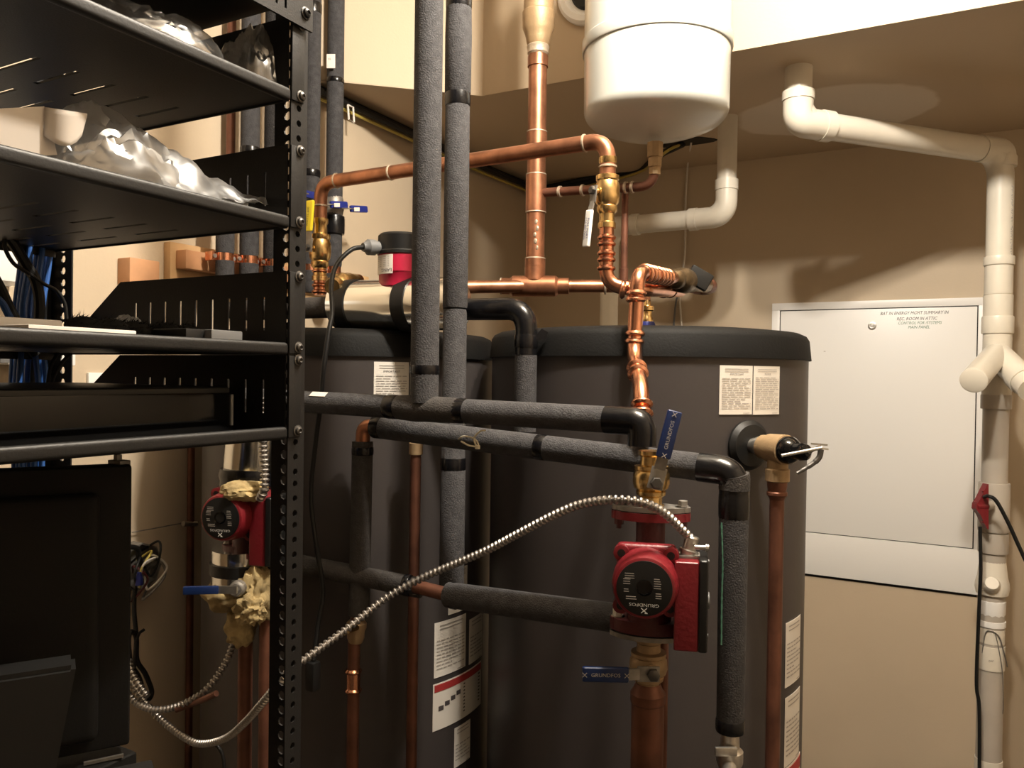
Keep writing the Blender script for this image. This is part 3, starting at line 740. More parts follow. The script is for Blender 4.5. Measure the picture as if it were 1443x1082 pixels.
pl_ = curved('paper_label', Cm, .0431, math.radians(-142), math.radians(-74), zr(mc0, 389), zc_-.002, m_paper, lp)
fnl = cylfn(Cm, .0436, math.radians(-92), zr(mc0, 384))
text('LAING', .0085, lambda a, b_: fnl(-a, -b_), m_ink, pl_, 'lettering')
bm = BM()
for k in range(6):
    f2_ = cylfn(Cm, .0434, math.radians(-106), zr(mc0, 366+k*2.6))
    v = [bm.verts.new(f2_(x, y)) for x, y in ((-.017, 0), (-.006, 0), (.006, 0), (.017, 0), (.017, .0008), (.006, .0008), (-.006, .0008), (-.017, .0008))]
    for i in range(3): bm.faces.new((v[i], v[i+1], v[6-i], v[7-i]))
obj('fine_print', bm, m_inkg, pl_, recalc=False)
gl0 = V(533, 349, 1.46); gl1 = V(512, 348, 1.44)
obj('cable_gland', lathe(BM(), gl0, gl1-gl0, [(0, .012), (.008, .012), (.008, .0145), (.022, .0145), (.026, .010), (.032, .008)], 12), m_grey, lp)
cab = thing('power_cable', V(440, 965, 1.33), 'black power cable hanging from the foil pump down past the left tank', 'cable')
pts = [gl1, V(495, 352, 1.42), V(475, 372, 1.40), V(467, 400, 1.38), V(468, 440, 1.36), V(463, 470, 1.345), V(456, 520, 1.34), V(452, 570, 1.36), V(445, 620, 1.37), V(438, 700, 1.38), V(446, 770, 1.38), V(455, 830, 1.38), V(448, 880, 1.37), V(442, 930, 1.36)]
obj('cord', tube(BM(), spline(pts, 8), .0042, 12), m_rubber, cab)
bm = BM(); box(bm, V(441, 952, 1.36), (.02, .02, .05), bev=.005); obj('plug', bm, m_rubber, cab)

# copper elbow and foam drop at left of the second level
x0 = V(513, 612, 1.385)
fe = thing('foam_pipe', at(V(505, 870, 1.385), 870), 'dim foam pipe hanging in front of the left tank from a copper elbow', 'insulated pipe')
obj('copper_elbow', tube(BM(), rounded([V(534, 601, 1.37), V(512, 600, 1.385), V(511, 628, 1.385)], .03, 8), .0125, 20), m_copper, fe)
xb = V(506, 866, 1.385); xt = V(511, 622, 1.385)
obj('foam_sleeve', tube(BM(), [xb, xt], .0182, 24), m_foamb, fe); band(fe, V(511, 630, 1.385), V(511, 641, 1.385), .019)
dvp = thing('press_valve_drop', V(496, 1110, 1.385), 'copper pipe with small valve and shiny press coupling, low before left tank', 'pipe')
obj('pipe', tube(BM(), [V(503, 868, 1.385), V(499, 905, 1.385), V(496, 1110, 1.385), V(493, 1300, 1.385)], .0108, 18), m_copperd, dvp)
obj('valve_body', lathe(BM(), V(501, 905, 1.385), V(503, 868, 1.385)-V(501, 905, 1.385), [(0, .012), (.008, .015), (.02, .015), (.026, .0175), (.034, .0175), (.04, .012)], 20), m_bronze, dvp)
bm = BM(); tube(bm, [V(503, 884, 1.37), V(490, 888, 1.35), V(484, 890, 1.35)], [.005, .006, .007], 10); obj('vent_knob', bm, m_brass, dvp)
for y in (945, 972): pressfit(dvp, V(498, y, 1.385), Z, .0115)
obj('press_sleeve', tube(BM(), [V(498, 947, 1.385), V(498, 970, 1.385)], .012, 20), m_copperb, dvp)
cl = thing('copper_pipe', V(580, 1110, 1.42), 'thin dark red copper pipe standing before the left tank', 'pipe')
obj('pipe', tube(BM(), [V(586, 628, 1.42), V(579, 1110, 1.42), Vector((V(579, 1110, 1.42).x, V(579, 1110, 1.42).y, 0))], .0098, 18), m_copperd, cl)
obj('top_fitting', lathe(BM(), V(586, 640, 1.42), Z, [(0, .0098), (0, .0125), (.02, .0125), (.021, .0098)], 18), m_bronze, cl)
# cable tie
bm = BM(); ctp = [V(612, 624, 1.30), V(640, 622, 1.28), V(652, 615, 1.25), V(668, 618, 1.22), V(674, 628, 1.21), V(662, 628, 1.21), V(650, 622, 1.23)]
tube(bm, spline(ctp, 8), .0014, 8); tube(bm, spline([V(672, 630, 1.21), V(668, 618, 1.205), V(676, 608, 1.195), V(684, 606, 1.2)], 8), .0014, 8)
box(bm, V(673, 630, 1.205), (.006, .006, .006), bev=.001)
o = obj('cable_tie', bm, m_tie); tag(o, 'cream nylon cable tie looped round the right foam pipe of the pair', 'cable tie')
# ------------------------------------------------------------------ red circulator pumps
def pump(c, n, label, scale=1.0, covered=False):
    """c: middle of the nameplate axis where it meets the pipe axis; n: the way the motor faces"""
    n = Vector((n[0], n[1], 0)).normalized(); sd = Vector((-n.y, n.x, 0))   # sd points to the viewer's right
    S = scale
    def L(a, b_, c__): return c+(sd*a+n*b_+Z*c__)*S
    R3 = basis(sd, n, Z)
    t = thing('circulator_pump', L(0, 0, -.075), label, 'pump')
    bm = BM()
    lathe(bm, L(.004, 0, -.078), Z, [(0, .034*S), (.02*S, .032*S), (.04*S, .034*S), (.08*S, .035*S), (.1*S, .028*S), (.11*S, .0215*S), (.156*S, .0215*S), (.158*S, .025*S)], 36)
    obj('volute', bm, m_redd, t)
    def flange(z, h, name, m, w=.054, d=.031, dx=.004):
        poly = []
        for k in range(48):
            a = 2*math.pi*k/48; ca, sa = math.cos(a), math.sin(a)
            rr = 1/math.sqrt((ca/w)**2+(sa/d)**2)
            rr = max(rr, 0)
            poly.append((rr*ca*S, rr*sa*S))
        # blend to a two eared plate
        poly = [(x*(1.02 if abs(x) > .03 else 1), y) for x, y in poly]
        b2 = BM(); prism(b2, poly, h*S, L(dx, 0, z), R3)
        for q in (-1, 1): lathe(b2, L(dx+q*.047, 0, z), Z, [(0, .0115*S), (h*S, .0115*S)], 20)
        return obj(name, b2, m, t)
    if not covered:
        flange(.079, .012, 'flange', m_red); flange(.0925, .007, 'steel_flange', m_galv, .053, .029)
        flange(.091, .0016, 'gasket', m_rubber, .053, .029)
    flange(-.088, .018, 'flange', m_redd); flange(-.0975, .007, 'steel_flange', m_galv, .054, .030)
    if not covered:
        for q in (-1, 1):
            obj('bolt', lathe(BM(), L(.004+q*.047, 0, .0995), Z, [(0, .0085*S), (.002, .0085*S), (.002, .007*S), (.0085, .007*S), (.009, .006*S)], 6), m_galv, t)
            obj('nut', lathe(BM(), L(.004+q*.047, 0, .063), Z, [(0, .0035), (.006, .0035), (.006, .007*S), (.016, .007*S)], 6), m_redd, t)
    for q in (-1, 1):
        obj('bolt', lathe(BM(), L(.004+q*.047, 0, -.070), Z, [(0, .010*S), (.002, .010*S), (.002, .0075*S), (.010, .0075*S), (.010, .004*S), (.022, .004*S)], 6), m_steel, t)
    # motor housing : square plate with four lugs, then drum
    bm = BM()
    c0 = L(0, .028, 0)
    box(bm, L(0, .040, .002), (.086*S, .020*S, .098*S), R3, .0095*S, 4)
    for q in (-1, 1):
        for w_ in (-1, 1): lathe(bm, L(q*.035, .040, w_*.038), n, [(0, .0115*S), (.017*S, .0115*S), (.0175*S, .009*S)], 16)
    lathe(bm, c0, n, [(0, .03*S), (.02*S, .047*S), (.045*S, .0465*S), (.062*S, .0445*S), (.068*S, .042*S), (.070*S, .0375*S)], 56)
    obj('motor_housing', bm, m_red, t)
    for q in (-1, 1):
        for w_ in (-1, 1):
            obj('socket_screw', lathe(BM(), L(q*.035, .0562, w_*.038), n, [(0, .006*S), (.0012, .0058*S), (.0012, .003*S)], 12), m_black, t)
    pl = obj('nameplate', lathe(BM(), L(0, .0975, 0), n, [(0, .0385*S), (.001, .0383*S), (.0013, .037*S)], 56), m_black, t)
    fp = lambda x, y: L(x, .0993, y)
    flip = lambda a, b_: (-a, -b_)
    text('GRUNDFOS', .0062*S, lambda a, b_: fp(-a/S, -b_/S-.0225)  , m_inkw, pl, 'lettering', scalex=1.25)
    bm = BM()
    for a1, b1, a2, b2 in ((-.004, -.034, .004, -.027), (-.004, -.027, .004, -.034), (.001, -.034, .005, -.034)):
        bar(bm, fp(a1, b1), fp(a2, b2), .0011*S, .0003, n)
    obj('logo_mark', bm, m_inkw, pl)
    bm = BM(); rnd = random.Random(5)
    for (x_, y_, k, w_) in ((-.020, .020, 3, .014), (-.024, .012, 3, .010), (.018, .014, 5, .010), (-.024, -.002, 2, .008), (.020, -.006, 3, .009), (-.016, -.012, 2, .018)):
        for j in range(k): bar(bm, fp(x_-w_/2, y_-j*.0032), fp(x_+w_/2*rnd.uniform(.5, 1), y_-j*.0032), .0009*S, .0002, n)
    obj('fine_print', bm, m_inkg, pl)
    bm = BM(); lathe(bm, L(0, .0985, .001), n, [(0, .0115*S), (.001, .0115*S), (.0012, .0095*S), (.0004, .0094*S), (.0004, .001)], 28)
    tube(bm, [L(-.006, .0998, -.005), L(0, .0998, -.0085), L(.006, .0998, -.005)], .0006, 6)
    obj('rotor_plug', bm, m_blackg, pl)
    # terminal box
    bm = BM(); box(bm, L(.0575, .035, -.030), (.034*S, .066*S, .126*S), R3, .003*S, 3); tb = obj('terminal_box', bm, m_redd if False else m_red, t)
    bm = BM(); box(bm, L(.0805, .035, -.028), (.013*S, .071*S, .130*S), R3, .004*S, 3); obj('box_cover', bm, m_black, t)
    bm = BM(); lathe(bm, L(.0865, .040, -.026), sd, [(0, .012*S), (.003*S, .0115*S), (.004*S, .005*S)], 24)
    for q in (-.06, .045): lathe(bm, L(.0865, .055, q-.012), sd, [(0, .003*S), (.0015, .0028*S)], 10)
    obj('speed_switch', bm, m_grey, t)
    return t, L, sd, n
dsk = V(908, 829, 1.01); axp = V(912, 804, 1.10); nn = Vector((dsk.x-axp.x, dsk.y-axp.y, 0)).normalized()
p1, L1, sd1, n1 = pump(dsk-nn*.0975*.92, nn, 'red circulator pump on copper riser in front of the right tank', .92)
# conduit connector on top of the terminal box
k0_ = L1(.058, .03, .033)
obj('conduit_connector', lathe(BM(), k0_, Vector((.25*rt.x, .25*rt.y, .95)), [(0, .011), (.004, .013), (.009, .013), (.01, .0095), (.026, .0095), (.028, .008)], 16), m_steel, p1)
bm = BM(); box(bm, L1(.052, .03, .035), (.05, .03, .003), basis(sd1, n1, Z)); obj('mounting_plate', bm, m_galv, p1)
bm = BM(); lathe(bm, L1(.068, .045, .050), sd1, [(0, .003), (.014, .003), (.014, .005), (.018, .0045)], 10); obj('clamp_screw', bm, m_steel, p1)
# isolation valves of the near pump
pa_ = L1(.004, 0, 0)
zt_ = zr(pa_, 706); zb_ = zr(pa_, 640)
vt, gr, c2, hd_, sd, fc = ballvalve(Vector((pa_.x, pa_.y, (zr(pa_, 711)+zr(pa_, 640))/2)), Z, .0135, zr(pa_, 632)-zr(pa_, 713), (-fw+rt*.0), Z+rt*.24, .098, m_blue, 'brass isolation valve with upright blue lever above the near pump', lw=.020, plabel='blue lever grip', stand=.014)
gcen = c2+hd_*.066
def hlet(gcen, hd_, sd, fc, gr, sgn=1):
    text('GRUNDFOS', .007, lambda a, b_: gcen+hd_*a*sgn+sd*b_*sgn, m_inkg, gr, 'lettering', scalex=1.05)
    for q in (-.028, .028):
        bm = BM()
        for a in (-1, 1): bar(bm, gcen+hd_*(q-.003)+sd*.003*a, gcen+hd_*(q+.003)-sd*.003*a, .0009, .0003, fc)
        obj('logo_mark', bm, m_inkg, gr)
gcen = gcen+fc*.0002
hlet(gcen, hd_, sd, fc, gr, 1)
pb_ = Vector((pa_.x, pa_.y, 0))
zl0 = zr(pa_, 975); zl1 = zr(pa_, 898)
vt, gr, c2, hd_, sd, fc = ballvalve(Vector((pa_.x, pa_.y, (zl0+zl1)/2)), Z, .0138, zl1-zl0, (-fw), -rt+Z*.02, .094, m_blue, 'bronze isolation valve with sideways blue lever below the near pump', lw=.020, plabel='blue lever grip', stand=.014, bodym=m_bronze)
gcen = c2+hd_*.064+fc*.0002
hlet(gcen, hd_, sd, fc, gr, -1)
lo = thing('copper_riser', Vector((pa_.x, pa_.y, 0)), 'wide copper supply pipe rising from below to the near pump', 'pipe')
obj('pipe', tube(BM(), [Vector((pa_.x, pa_.y, 0)), Vector((pa_.x, pa_.y, zr(pa_, 985)))], .0225, 28), m_copperd, lo)
obj('reducer', lathe(BM(), Vector((pa_.x, pa_.y, zr(pa_, 990)))+Vector((0, 0, 0)), Z, [(0, .0225), (.002, .024), (.014, .0242), (.02, .02), (.028, .017)], 26), m_copperd, lo)
lo2 = V(935, 900, 1.13)
lp2 = thing('copper_side_pipe', at(lo2, 1110), 'thin copper pipe running close behind the wide supply pipe', 'pipe')
obj('pipe', tube(BM(), [Vector((lo2.x, lo2.y, 0)), at(lo2, 900)], .0075, 14), m_copperd, lp2)

# far pump behind the rack
d2_ = V(311, 730, 1.30); a2_ = V(350, 727, 1.385); nn2 = Vector((d2_.x-a2_.x, d2_.y-a2_.y, 0)).normalized()
p2, L2, sd2, n2_ = pump(d2_-nn2*.0975*.88, nn2, 'red circulator pump wrapped in torn insulation, seen behind rack post', .88, True)
ax2 = L2(.004, 0, 0); zc2 = at(ax2, 740)
dk = thing('foil_insulation', at(ax2, 840), 'foil faced pipe insulation wrapped above and below the far red pump', 'insulation')
upx = V(355, 600, 1.40)
def at2(py): return Vector((ax2.x, ax2.y, zr(ax2, py)))
obj('foil_jacket', lathe(BM(), at2(697), Vector((.05*rt.x+.02, .05*rt.y, 1)), [(0, .046), (.005, .049), (zr(ax2, 560)-zr(ax2, 697), .046), (zr(ax2, 560)-zr(ax2, 697), .02)], 36), m_silver, dk)
obj('foil_jacket', lathe(BM(), at2(826)-rt*.012, Z, [(0, .05), (.003, .052), (zr(ax2, 772)-zr(ax2, 826), .051), (zr(ax2, 772)-zr(ax2, 826), .02)], 36), m_silver, dk)
obj('tape_wrap', lathe(BM(), at2(684), Z, [(0, .050), (.002, .0515), (.012, .0505), (.02, .0525), (zr(ax2, 659)-zr(ax2, 684), .050)], 36), m_tape, dk)
obj('strap', lathe(BM(), at2(806)-rt*.012, Z, [(0, .053), (.001, .0545), (zr(ax2, 790)-zr(ax2, 806), .0545), (zr(ax2, 790)-zr(ax2, 806), .052)], 36), m_rubber, dk)
def wool(c, sx, sy, sz, seed, name, parent, sub=4, amp=.22):
    bm = BM(); bmesh.ops.create_icosphere(bm, subdivisions=sub, radius=1)
    from mathutils import noise
    for v in bm.verts:
        d = v.co.normalized(); q = d*2.2+Vector((seed*3.1, seed, 0))
        k = 1+amp*noise.noise(q)+amp*.5*noise.noise(q*3)+amp*.25*noise.noise(q*8)
        v.co = c+(rt*d.x*sx+fw*d.y*sy+Z*d.z*sz)*k
    return obj(name, bm, m_wool, parent, sharp=60)
wl = thing('fibreglass_tuft', V(345, 880, 1.33), 'yellow fibreglass wool spilling out around the far red pump', 'insulation')
wool(V(343, 692, 1.32), .040, .03, .018, 1, 'wool_tuft', wl)
wool(V(352, 643, 1.385), .020, .03, .030, 2, 'wool_tuft', wl)
wool(V(326, 838, 1.37), .046, .035, .030, 3, 'wool_tuft', wl)
wool(V(363, 835, 1.345), .03, .035, .05, 4, 'wool_tuft', wl, amp=.35)
wool(V(340, 882, 1.37), .026, .024, .034, 5, 'wool_tuft', wl, amp=.3)
wool(V(352, 858, 1.31), .024, .02, .024, 6, 'wool_tuft', wl, amp=.5)
qv = V(331, 832, 1.29)
hv_ = thing('blue_lever_valve', qv, 'steel valve nut with blue lever poking from insulation below the far pump', 'valve')
obj('stem', lathe(BM(), qv+fw*.02, -fw, [(0, .013), (.012, .013), (.014, .010), (.018, .010), (.018, .006), (.026, .006)], 18), m_galv, hv_)
bm = BM(); bar(bm, V(334, 831, 1.275), V(306, 831, 1.275), .012, .003, -fw); obj('lever', bm, m_steel, hv_)
bm = BM(); bar(bm, V(308, 831, 1.273), V(258, 832, 1.262), .013, .007, -fw, .002); obj('grip', bm, m_blue, hv_, label='dark blue grip')
for k, (px, d, r_) in enumerate(((345, 1.40, .0125), (373, 1.36, .0105))):
    q = V(px, 1000, d)
    o_ = thing('copper_pipe', at(q, 1110), ('wider dim copper pipe hanging below the wool tuft', 'dim copper pipe close beside the rack post, below the wool')[k], 'pipe')
    obj('pipe', tube(BM(), [Vector((q.x, q.y, 0)), at(q, 845)], r_, 18), m_copperd, o_)

# ------------------------------------------------------------------ steel flex conduit
def flex(name, ctrl, r, label, m=None, pitch=.0078, n=10):
    P = spline(ctrl, n)
    # resample
    L = [0]
    for i in range(1, len(P)): L.append(L[-1]+(P[i]-P[i-1]).length)
    tot = L[-1]; N = int(tot/pitch*5); pts = []; rs = []; j = 0
    prof = [.98, 1.06, .98, .56, .56]
    for i in range(N+1):
        s = tot*i/N
        while j < len(L)-2 and L[j+1] < s: j += 1
        f = (s-L[j])/max(1e-9, L[j+1]-L[j]); pts.append(P[j].lerp(P[j+1], f)); rs.append(r*prof[i % 5])
    o = obj(name, tube(BM(), pts, rs, 12), m or m_flex, None, sharp=25)
    return tag(o, label, 'conduit')
flex('flex_conduit', [L1(.062, .03, .060), V(960, 745, 1.05), V(935, 722, 1.03), V(905, 708, 1.015), V(865, 704, 1.02), V(820, 710, 1.05), V(780, 726, 1.08), V(730, 752, 1.12), V(680, 778, 1.16), V(600, 812, 1.2), V(545, 842, 1.2), V(490, 885, 1.17), V(435, 925, 1.13), V(408, 945, 1.12), V(370, 990, 1.16), V(345, 1018, 1.22), V(318, 1040, 1.28), V(285, 1048, 1.33), V(262, 1040, 1.36), V(232, 1018, 1.4), V(205, 990, 1.42), V(180, 955, 1.43), V(165, 930, 1.45)], .0060,
     'long armoured steel conduit arching over to the near red pump')
flex('flex_conduit', [V(329, 905, 1.38), V(322, 925, 1.38), V(308, 950, 1.37), V(288, 974, 1.36), V(262, 990, 1.36), V(235, 999, 1.37), V(212, 999, 1.38), V(192, 990, 1.4), V(178, 975, 1.41), V(160, 950, 1.43)], .0060, 'short armoured conduit curving left below the wool tuft')
flex('flex_conduit', [V(181, 930, 1.42), V(186, 948, 1.41), V(196, 965, 1.40), V(208, 981, 1.39)], .0060, 'cut end of armoured conduit hanging beside the black screen', n=12)
flex('flex_conduit', [V(372, 560, 1.30), V(371, 625, 1.30), V(373, 660, 1.295), V(372, 690, 1.29), V(366, 702, 1.30)], .0075, 'stub of armoured conduit held by black tape above the far pump', n=12)
# junction box and loose wires on left wall
jb = PX(200, 798, XW+.03)
jt = thing('junction_box', jb, 'open metal junction box with loose wires on the left wall', 'junction box')
jx = Vector((0, 1, 0)); 
bm = BM(); lathe(bm, jb-Vector((.03, 0, 0)), Vector((1, 0, 0)), [(0, .05), (.03, .05), (.03, .046), (.006, .046), (.006, .002)], 8); obj('box_shell', bm, m_galv, jt)
rnd = random.Random(11)
for k, (m, a) in enumerate(((m_white_cable, .012), (m_rubber, -.02), (m_gold, .0), (m_galv, .02), (m_rubber, .01), (m_redd, -.01), (m_galv, -.03))):
    o0 = jb+Vector((-.015, a, rnd.uniform(-.02, .03)))
    pts = [o0, o0+Vector((.03, rnd.uniform(-.02, .02), .02)), o0+Vector((.045, rnd.uniform(-.03, .03), -.01)), o0+Vector((.03, rnd.uniform(-.03, .02), -.05)), o0+Vector((.0, a*.5, -.03))]
    obj('wire', tube(BM(), spline(pts, 8), .0024, 8), m, jt)
q = PX(196, 824, XW+.06)
obj('wire_nut', lathe(BM(), q, Z, [(0, .008), (.012, .0075), (.026, .004)], 10), m_bluev, jt)
obj('wire', tube(BM(), spline([q, q+Vector((0, .01, .04)), jb+Vector((.03, .01, .02)), jb], 8), .002, 8), m_white_cable, jt)
def wire(ctrl, r, m, label, name='cable', n=10, cat='cable', group=None):
    return tag(obj(name, tube(BM(), spline(ctrl, n), r, 10), m), label, cat, group)
wire([PX(190, 830, XW+.05), PX(189, 860, XW+.05), PX(192, 900, XW+.06), PX(190, 930, XW+.06), PX(186, 950, XW+.06)], .0045, m_rubber, 'dark cable dropping from the open junction box')
wire([PX(184, 940, XW+.07), PX(181, 905, XW+.07), PX(184, 890, XW+.07), PX(192, 898, XW+.06), PX(193, 930, XW+.06), PX(205, 950, XW+.06), PX(214, 975, XW+.06), PX(206, 985, XW+.07), PX(196, 955, XW+.07), PX(186, 940, XW+.07)], .005, m_rubber, 'looped bundle of dark cable ends beside the screen edge')
wire([PX(192, 905, XW+.06), PX(196, 893, XW+.07), PX(203, 887, XW+.08)], .003, m_rubber, 'short stray dark cable tip pointing up right of the loop')
wire([V(248, 1000, 1.36), V(270, 992, 1.36), V(290, 984, 1.34), V(305, 977, 1.33)], .0052, m_copperd, 'reddish cable end poking out right of the short conduit')
wire([PX(160, 770, XW+.05), PX(192, 772, XW+.05), PX(196, 786, XW+.04), PX(202, 798, XW+.02)], .0055, m_rubber, 'dark cable entering the top of the junction box')
wire([V(300, 1046, 1.31), V(310, 1056, 1.31), V(315, 1072, 1.31), V(316, 1100, 1.31)], .003, m_rubber, 'thin dark cable hanging below the long conduit')
wire([PX(186, 750, XW+.01), PX(225, 743, XW+.01), PX(258, 737, XW+.01), PX(280, 735, XW+.02)], .0012, m_galv, 'thin grey wire stretched along the left wall')
q = PX(262, 738, XW+.03)
cpL = thing('copper_pipe', Vector((XW+.03, q.y, .2)), 'thin copper pipe fixed to the left wall behind the far pump', 'pipe')
ql = PX(268, 800, XW+.03)
obj('pipe', tube(BM(), [Vector((ql.x, ql.y, 0)), at(ql, 560)], .0080, 14), m_copperd, cpL)
obj('pipe_clip', tube(BM(), [PX(258, 738, XW+.035), PX(277, 738, XW+.035)], .006, 10), m_steel, cpL)

# ------------------------------------------------------------------ left wall manifold
bm = BM()
def wallbox(bm, pxa, pya, pxb, pyb, d0, d1, bev=.003, pc=None):
    pc = pxa if pc is None else pc
    a = PX(pxa, pya, XW+d1); b2 = PX(pxb, pyb, XW+d1)
    y0, y1 = sorted((a.y, b2.y)); z0, z1 = sorted((PX(pc, pya, XW+d1).z, PX(pc, pyb, XW+d1).z))
    return box(bm, (XW+(d0+d1)/2, (y0+y1)/2, (z0+z1)/2), (d1-d0, y1-y0, z1-z0), bev=bev)
wallbox(bm, 240, 340, 520, 405, 0, .022); o = obj('wall_board', bm, m_wood); tag(o, 'pine backing board on the left wall behind the manifold', 'board')
bm = BM(); wallbox(bm, 183, 362, 225, 399, 0, .040); o = obj('wood_block', bm, m_woodr); tag(o, 'reddish wood block at the left end of the backing board', 'wood block')
bm = BM(); wallbox(bm, 262, 351, 455, 378, .022, .055); o = obj('wood_cleat', bm, m_woodr); tag(o, 'long wood cleat carrying the copper pipe clamps', 'wood cleat')
fz = {}
spec = [(317, None, 357, 368, .02), (351, 30, 361, 372, .0215), (384, 40, 366, 376, .0215), (437, -30, 373, 382, .0215), (470, -30, 376, 386, .0215)]
names = ['leftmost', 'second from left', 'third from left', 'fourth from left', 'fifth from left']
XP = XW+.095
for k, (px, ytop, ya, yb, r_) in enumerate(spec):
    pp = PX(px, 360, XP)
    lab_ = 'grey foam pipe on left wall, %s of five at the cleat' % names[k]
    ft = thing('wall_foam_pipe', at(pp, yb+24), lab_, 'insulated pipe', 'foam pipes on the left wall')
    ztop_ = EYE+.76+.0 if k else zr(pp, 250)
    if k in (3, 4, 1, 2): ztop_ = ZC-.03
    if k in (3, 4): zlo = zr(pp, 300 if k == 3 else 298)
    obj('foam_sleeve', lathe(BM(), at(pp, ya), Z, [(0, r_*.92), (.006, r_), (ztop_-zr(pp, ya), r_)], 22), m_foam, ft)
    obj('foam_sleeve', lathe(BM(), at(pp, yb+30), Z, [(0, r_*.8), (.01, r_), (zr(pp, yb)-zr(pp, yb+30), r_), (zr(pp, yb)-zr(pp, yb+30)+.002, r_*.7)], 22), m_foam, ft)
    obj('copper_stub', tube(BM(), [at(pp, yb+2), at(pp, ya-2)], r_*.62, 18), m_copperb, ft)
    if k == 1: band(ft, at(pp, 222), at(pp, 208), r_*1.04)
    if k == 3: band(ft, at(pp, 20), at(pp, 5), r_*1.04); band(ft, at(pp, 250), at(pp, 240), r_*1.06)
    if k == 4: band(ft, at(pp, 118), at(pp, 111), r_*1.05); band(ft, at(pp, 330), at(pp, 305), r_*1.3)
    if k == 4:
        tgp = PX(469, 91, XP)+(-fw)*r_*1.02
        bm = BM(); box(bm, tgp, (.022, .0008, .036), basis(rt, fw, up), .0002); tgo = obj('paper_tag', bm, m_card, ft)
        text('55', .007, lambda a, b_: tgp-fw*.0008+rt*(a-.003)+up*(b_+.005), m_ink, tgo, 'lettering')
    # clamp
    cz = at(pp, (ya+yb)/2)
    ct = thing('pipe_clamp', cz, 'copper pipe clamp on the wood cleat, %s of five' % names[k], 'pipe clamp', 'copper clamps on the wood cleat')
    bm = BM(); 
    for dy in (-.026, .026): box(bm, cz+Vector((-.014, dy, 0)), (.022, .014, .020), bev=.0015)
    lathe(bm, cz-Z*.009, Z, [(0, r_*.66), (0, r_*.9), (.018, r_*.9), (.018, r_*.66)], 20)
    obj('clamp_body', bm, m_copperb, ct)
    for dy in (-.026, .026): obj('clamp_screw', lathe(BM(), cz+Vector((-.003, dy, 0)), Vector((1, 0, 0)), [(0, .0048), (.003, .0045), (.003, .002)], 12), m_galv, ct)
# bare copper pipe behind
qq = PX(325, 200, XW+.03)
o_ = thing('copper_pipe', at(qq, 340), 'bare brown copper pipe on the left wall seen between shelves', 'pipe')
obj('pipe', tube(BM(), [at(qq, 345), Vector((qq.x, qq.y, ZC-.03))], .0105, 16), m_copperd, o_)
for px, py in ((505, 293),):
    pass
def bluelever(x0, x1, y0, y1, dd0, label, X=.13):
    a = PX(x0, y0, XW+X); b2 = PX(x1, y1, XW+X)
    t = thing('valve_lever', a, label, 'valve')
    bm = BM(); bar(bm, a-(b2-a).normalized()*.03, a.lerp(b2, .4), .010, .003); obj('lever', bm, m_steel, t)
    bm = BM(); bar(bm, a.lerp(b2, .1), b2, .009, .018, bev=.004); g_ = obj('grip', bm, m_bluev, t, label='blue lever grip')
    mid = a.lerp(b2, .5)+Vector((.010, -.002, 0))
    return t
for (xa, xb, ya, lb_) in ((463, 489, 288, 'blue valve lever on the foam pipe, upper of the two right ones'), (491, 517, 294, 'blue valve lever reaching furthest right, lower of two')):
    t = bluelever(xa, xb, ya, ya+1, 0, lb_)
    q = PX((xa+xb)/2-1, ya+1, XW+.146)
    bm = BM(); box(bm, q, (.014, .002, .010), basis(rt, fw, up)); obj('square_tag', bm, m_card, t)
bluelever(426, 444, 272, 276, 0, 'blue valve lever pointing at the viewer beside the rack post')
bm = BM(); pp = PX(471, 300, XP)
vb = thing('manifold_valve', PX(471, 306, XP), 'grey valve body on the rightmost wall foam pipe', 'valve')
obj('valve_body', lathe(BM(), at(pp, 308), Z, [(0, .015), (.01, .022), (.03, .0265), (.055, .022), (.065, .015)], 20), m_galv, vb)
# blue lever grips' tags done ; wall devices behind the rack at far left
bm = BM(); wallbox(bm, -120, 300, 55, 400, 0, .09, .004, 45); o = obj('wall_cabinet', bm, m_white); tag(o, 'white wall cabinet seen at the far left between shelves', 'cabinet')
wc = thing('wall_controller', PX(0, 514, XW+.05), 'white wall controller box with small grey screen at the far left', 'controller')
bm = BM(); wallbox(bm, -60, 462, 107, 515, 0, .05, .003, 100); obj('box_shell', bm, m_white, wc)
bm = BM(); wallbox(bm, 1, 494, 14, 511, .05, .053, .0005); obj('screen', bm, m_grey, wc)
op = thing('outlet_plate', PX(140, 545, XW+.008), 'white outlet cover plate on the left wall', 'outlet')
bm = BM(); wallbox(bm, 125, 525, 160, 590, 0, .008, .002); obj('cover', bm, m_white, op)

# ------------------------------------------------------------------ cables along the soffit joint
def sofcable(off, r, m, label, dz=0):
    pts = [Vector((XW+.02+off, 1.60, ZS-.012+dz)), Vector((XW+.02+off, 1.95, ZS-.012+dz)), Vector((XW+.02+off, 2.4, ZS-.012+dz-.004)), Vector((XW+.03+off, 2.74, ZS-.014+dz)), PY(752, 266, YB-.03)+Vector((off, 0, dz)), PY(800, 258, YB-.03)+Vector((0, 0, dz)), PY(860, 244, YB-.03)+Vector((0, 0, dz)), PY(905, 230, YB-.06)+Vector((0, 0, dz)), PZ(940, 213, ZS-.035+dz), PZ(962, 203, ZS-.002)]
    return wire(pts, r, m, label, n=8)
sofcable(0, .011, m_rubber, 'thick black cable run along the joint under the soffit')
sofcable(.018, .010, m_rubber, 'second black cable hanging just outside the thick one', -.012)
sofcable(.008, .0045, m_gold, 'thin yellow cable along the lower side of the black cables', -.028)
bm = BM(); q = PX(487, 161, XW+.035); tube(bm, [q+Vector((.016, -.01, .02)), q+Vector((.02, -.01, -.02)), q+Vector((.02, .012, -.022)), q+Vector((.016, .012, .02)), q+Vector((.016, -.01, .02))], .003, 8)
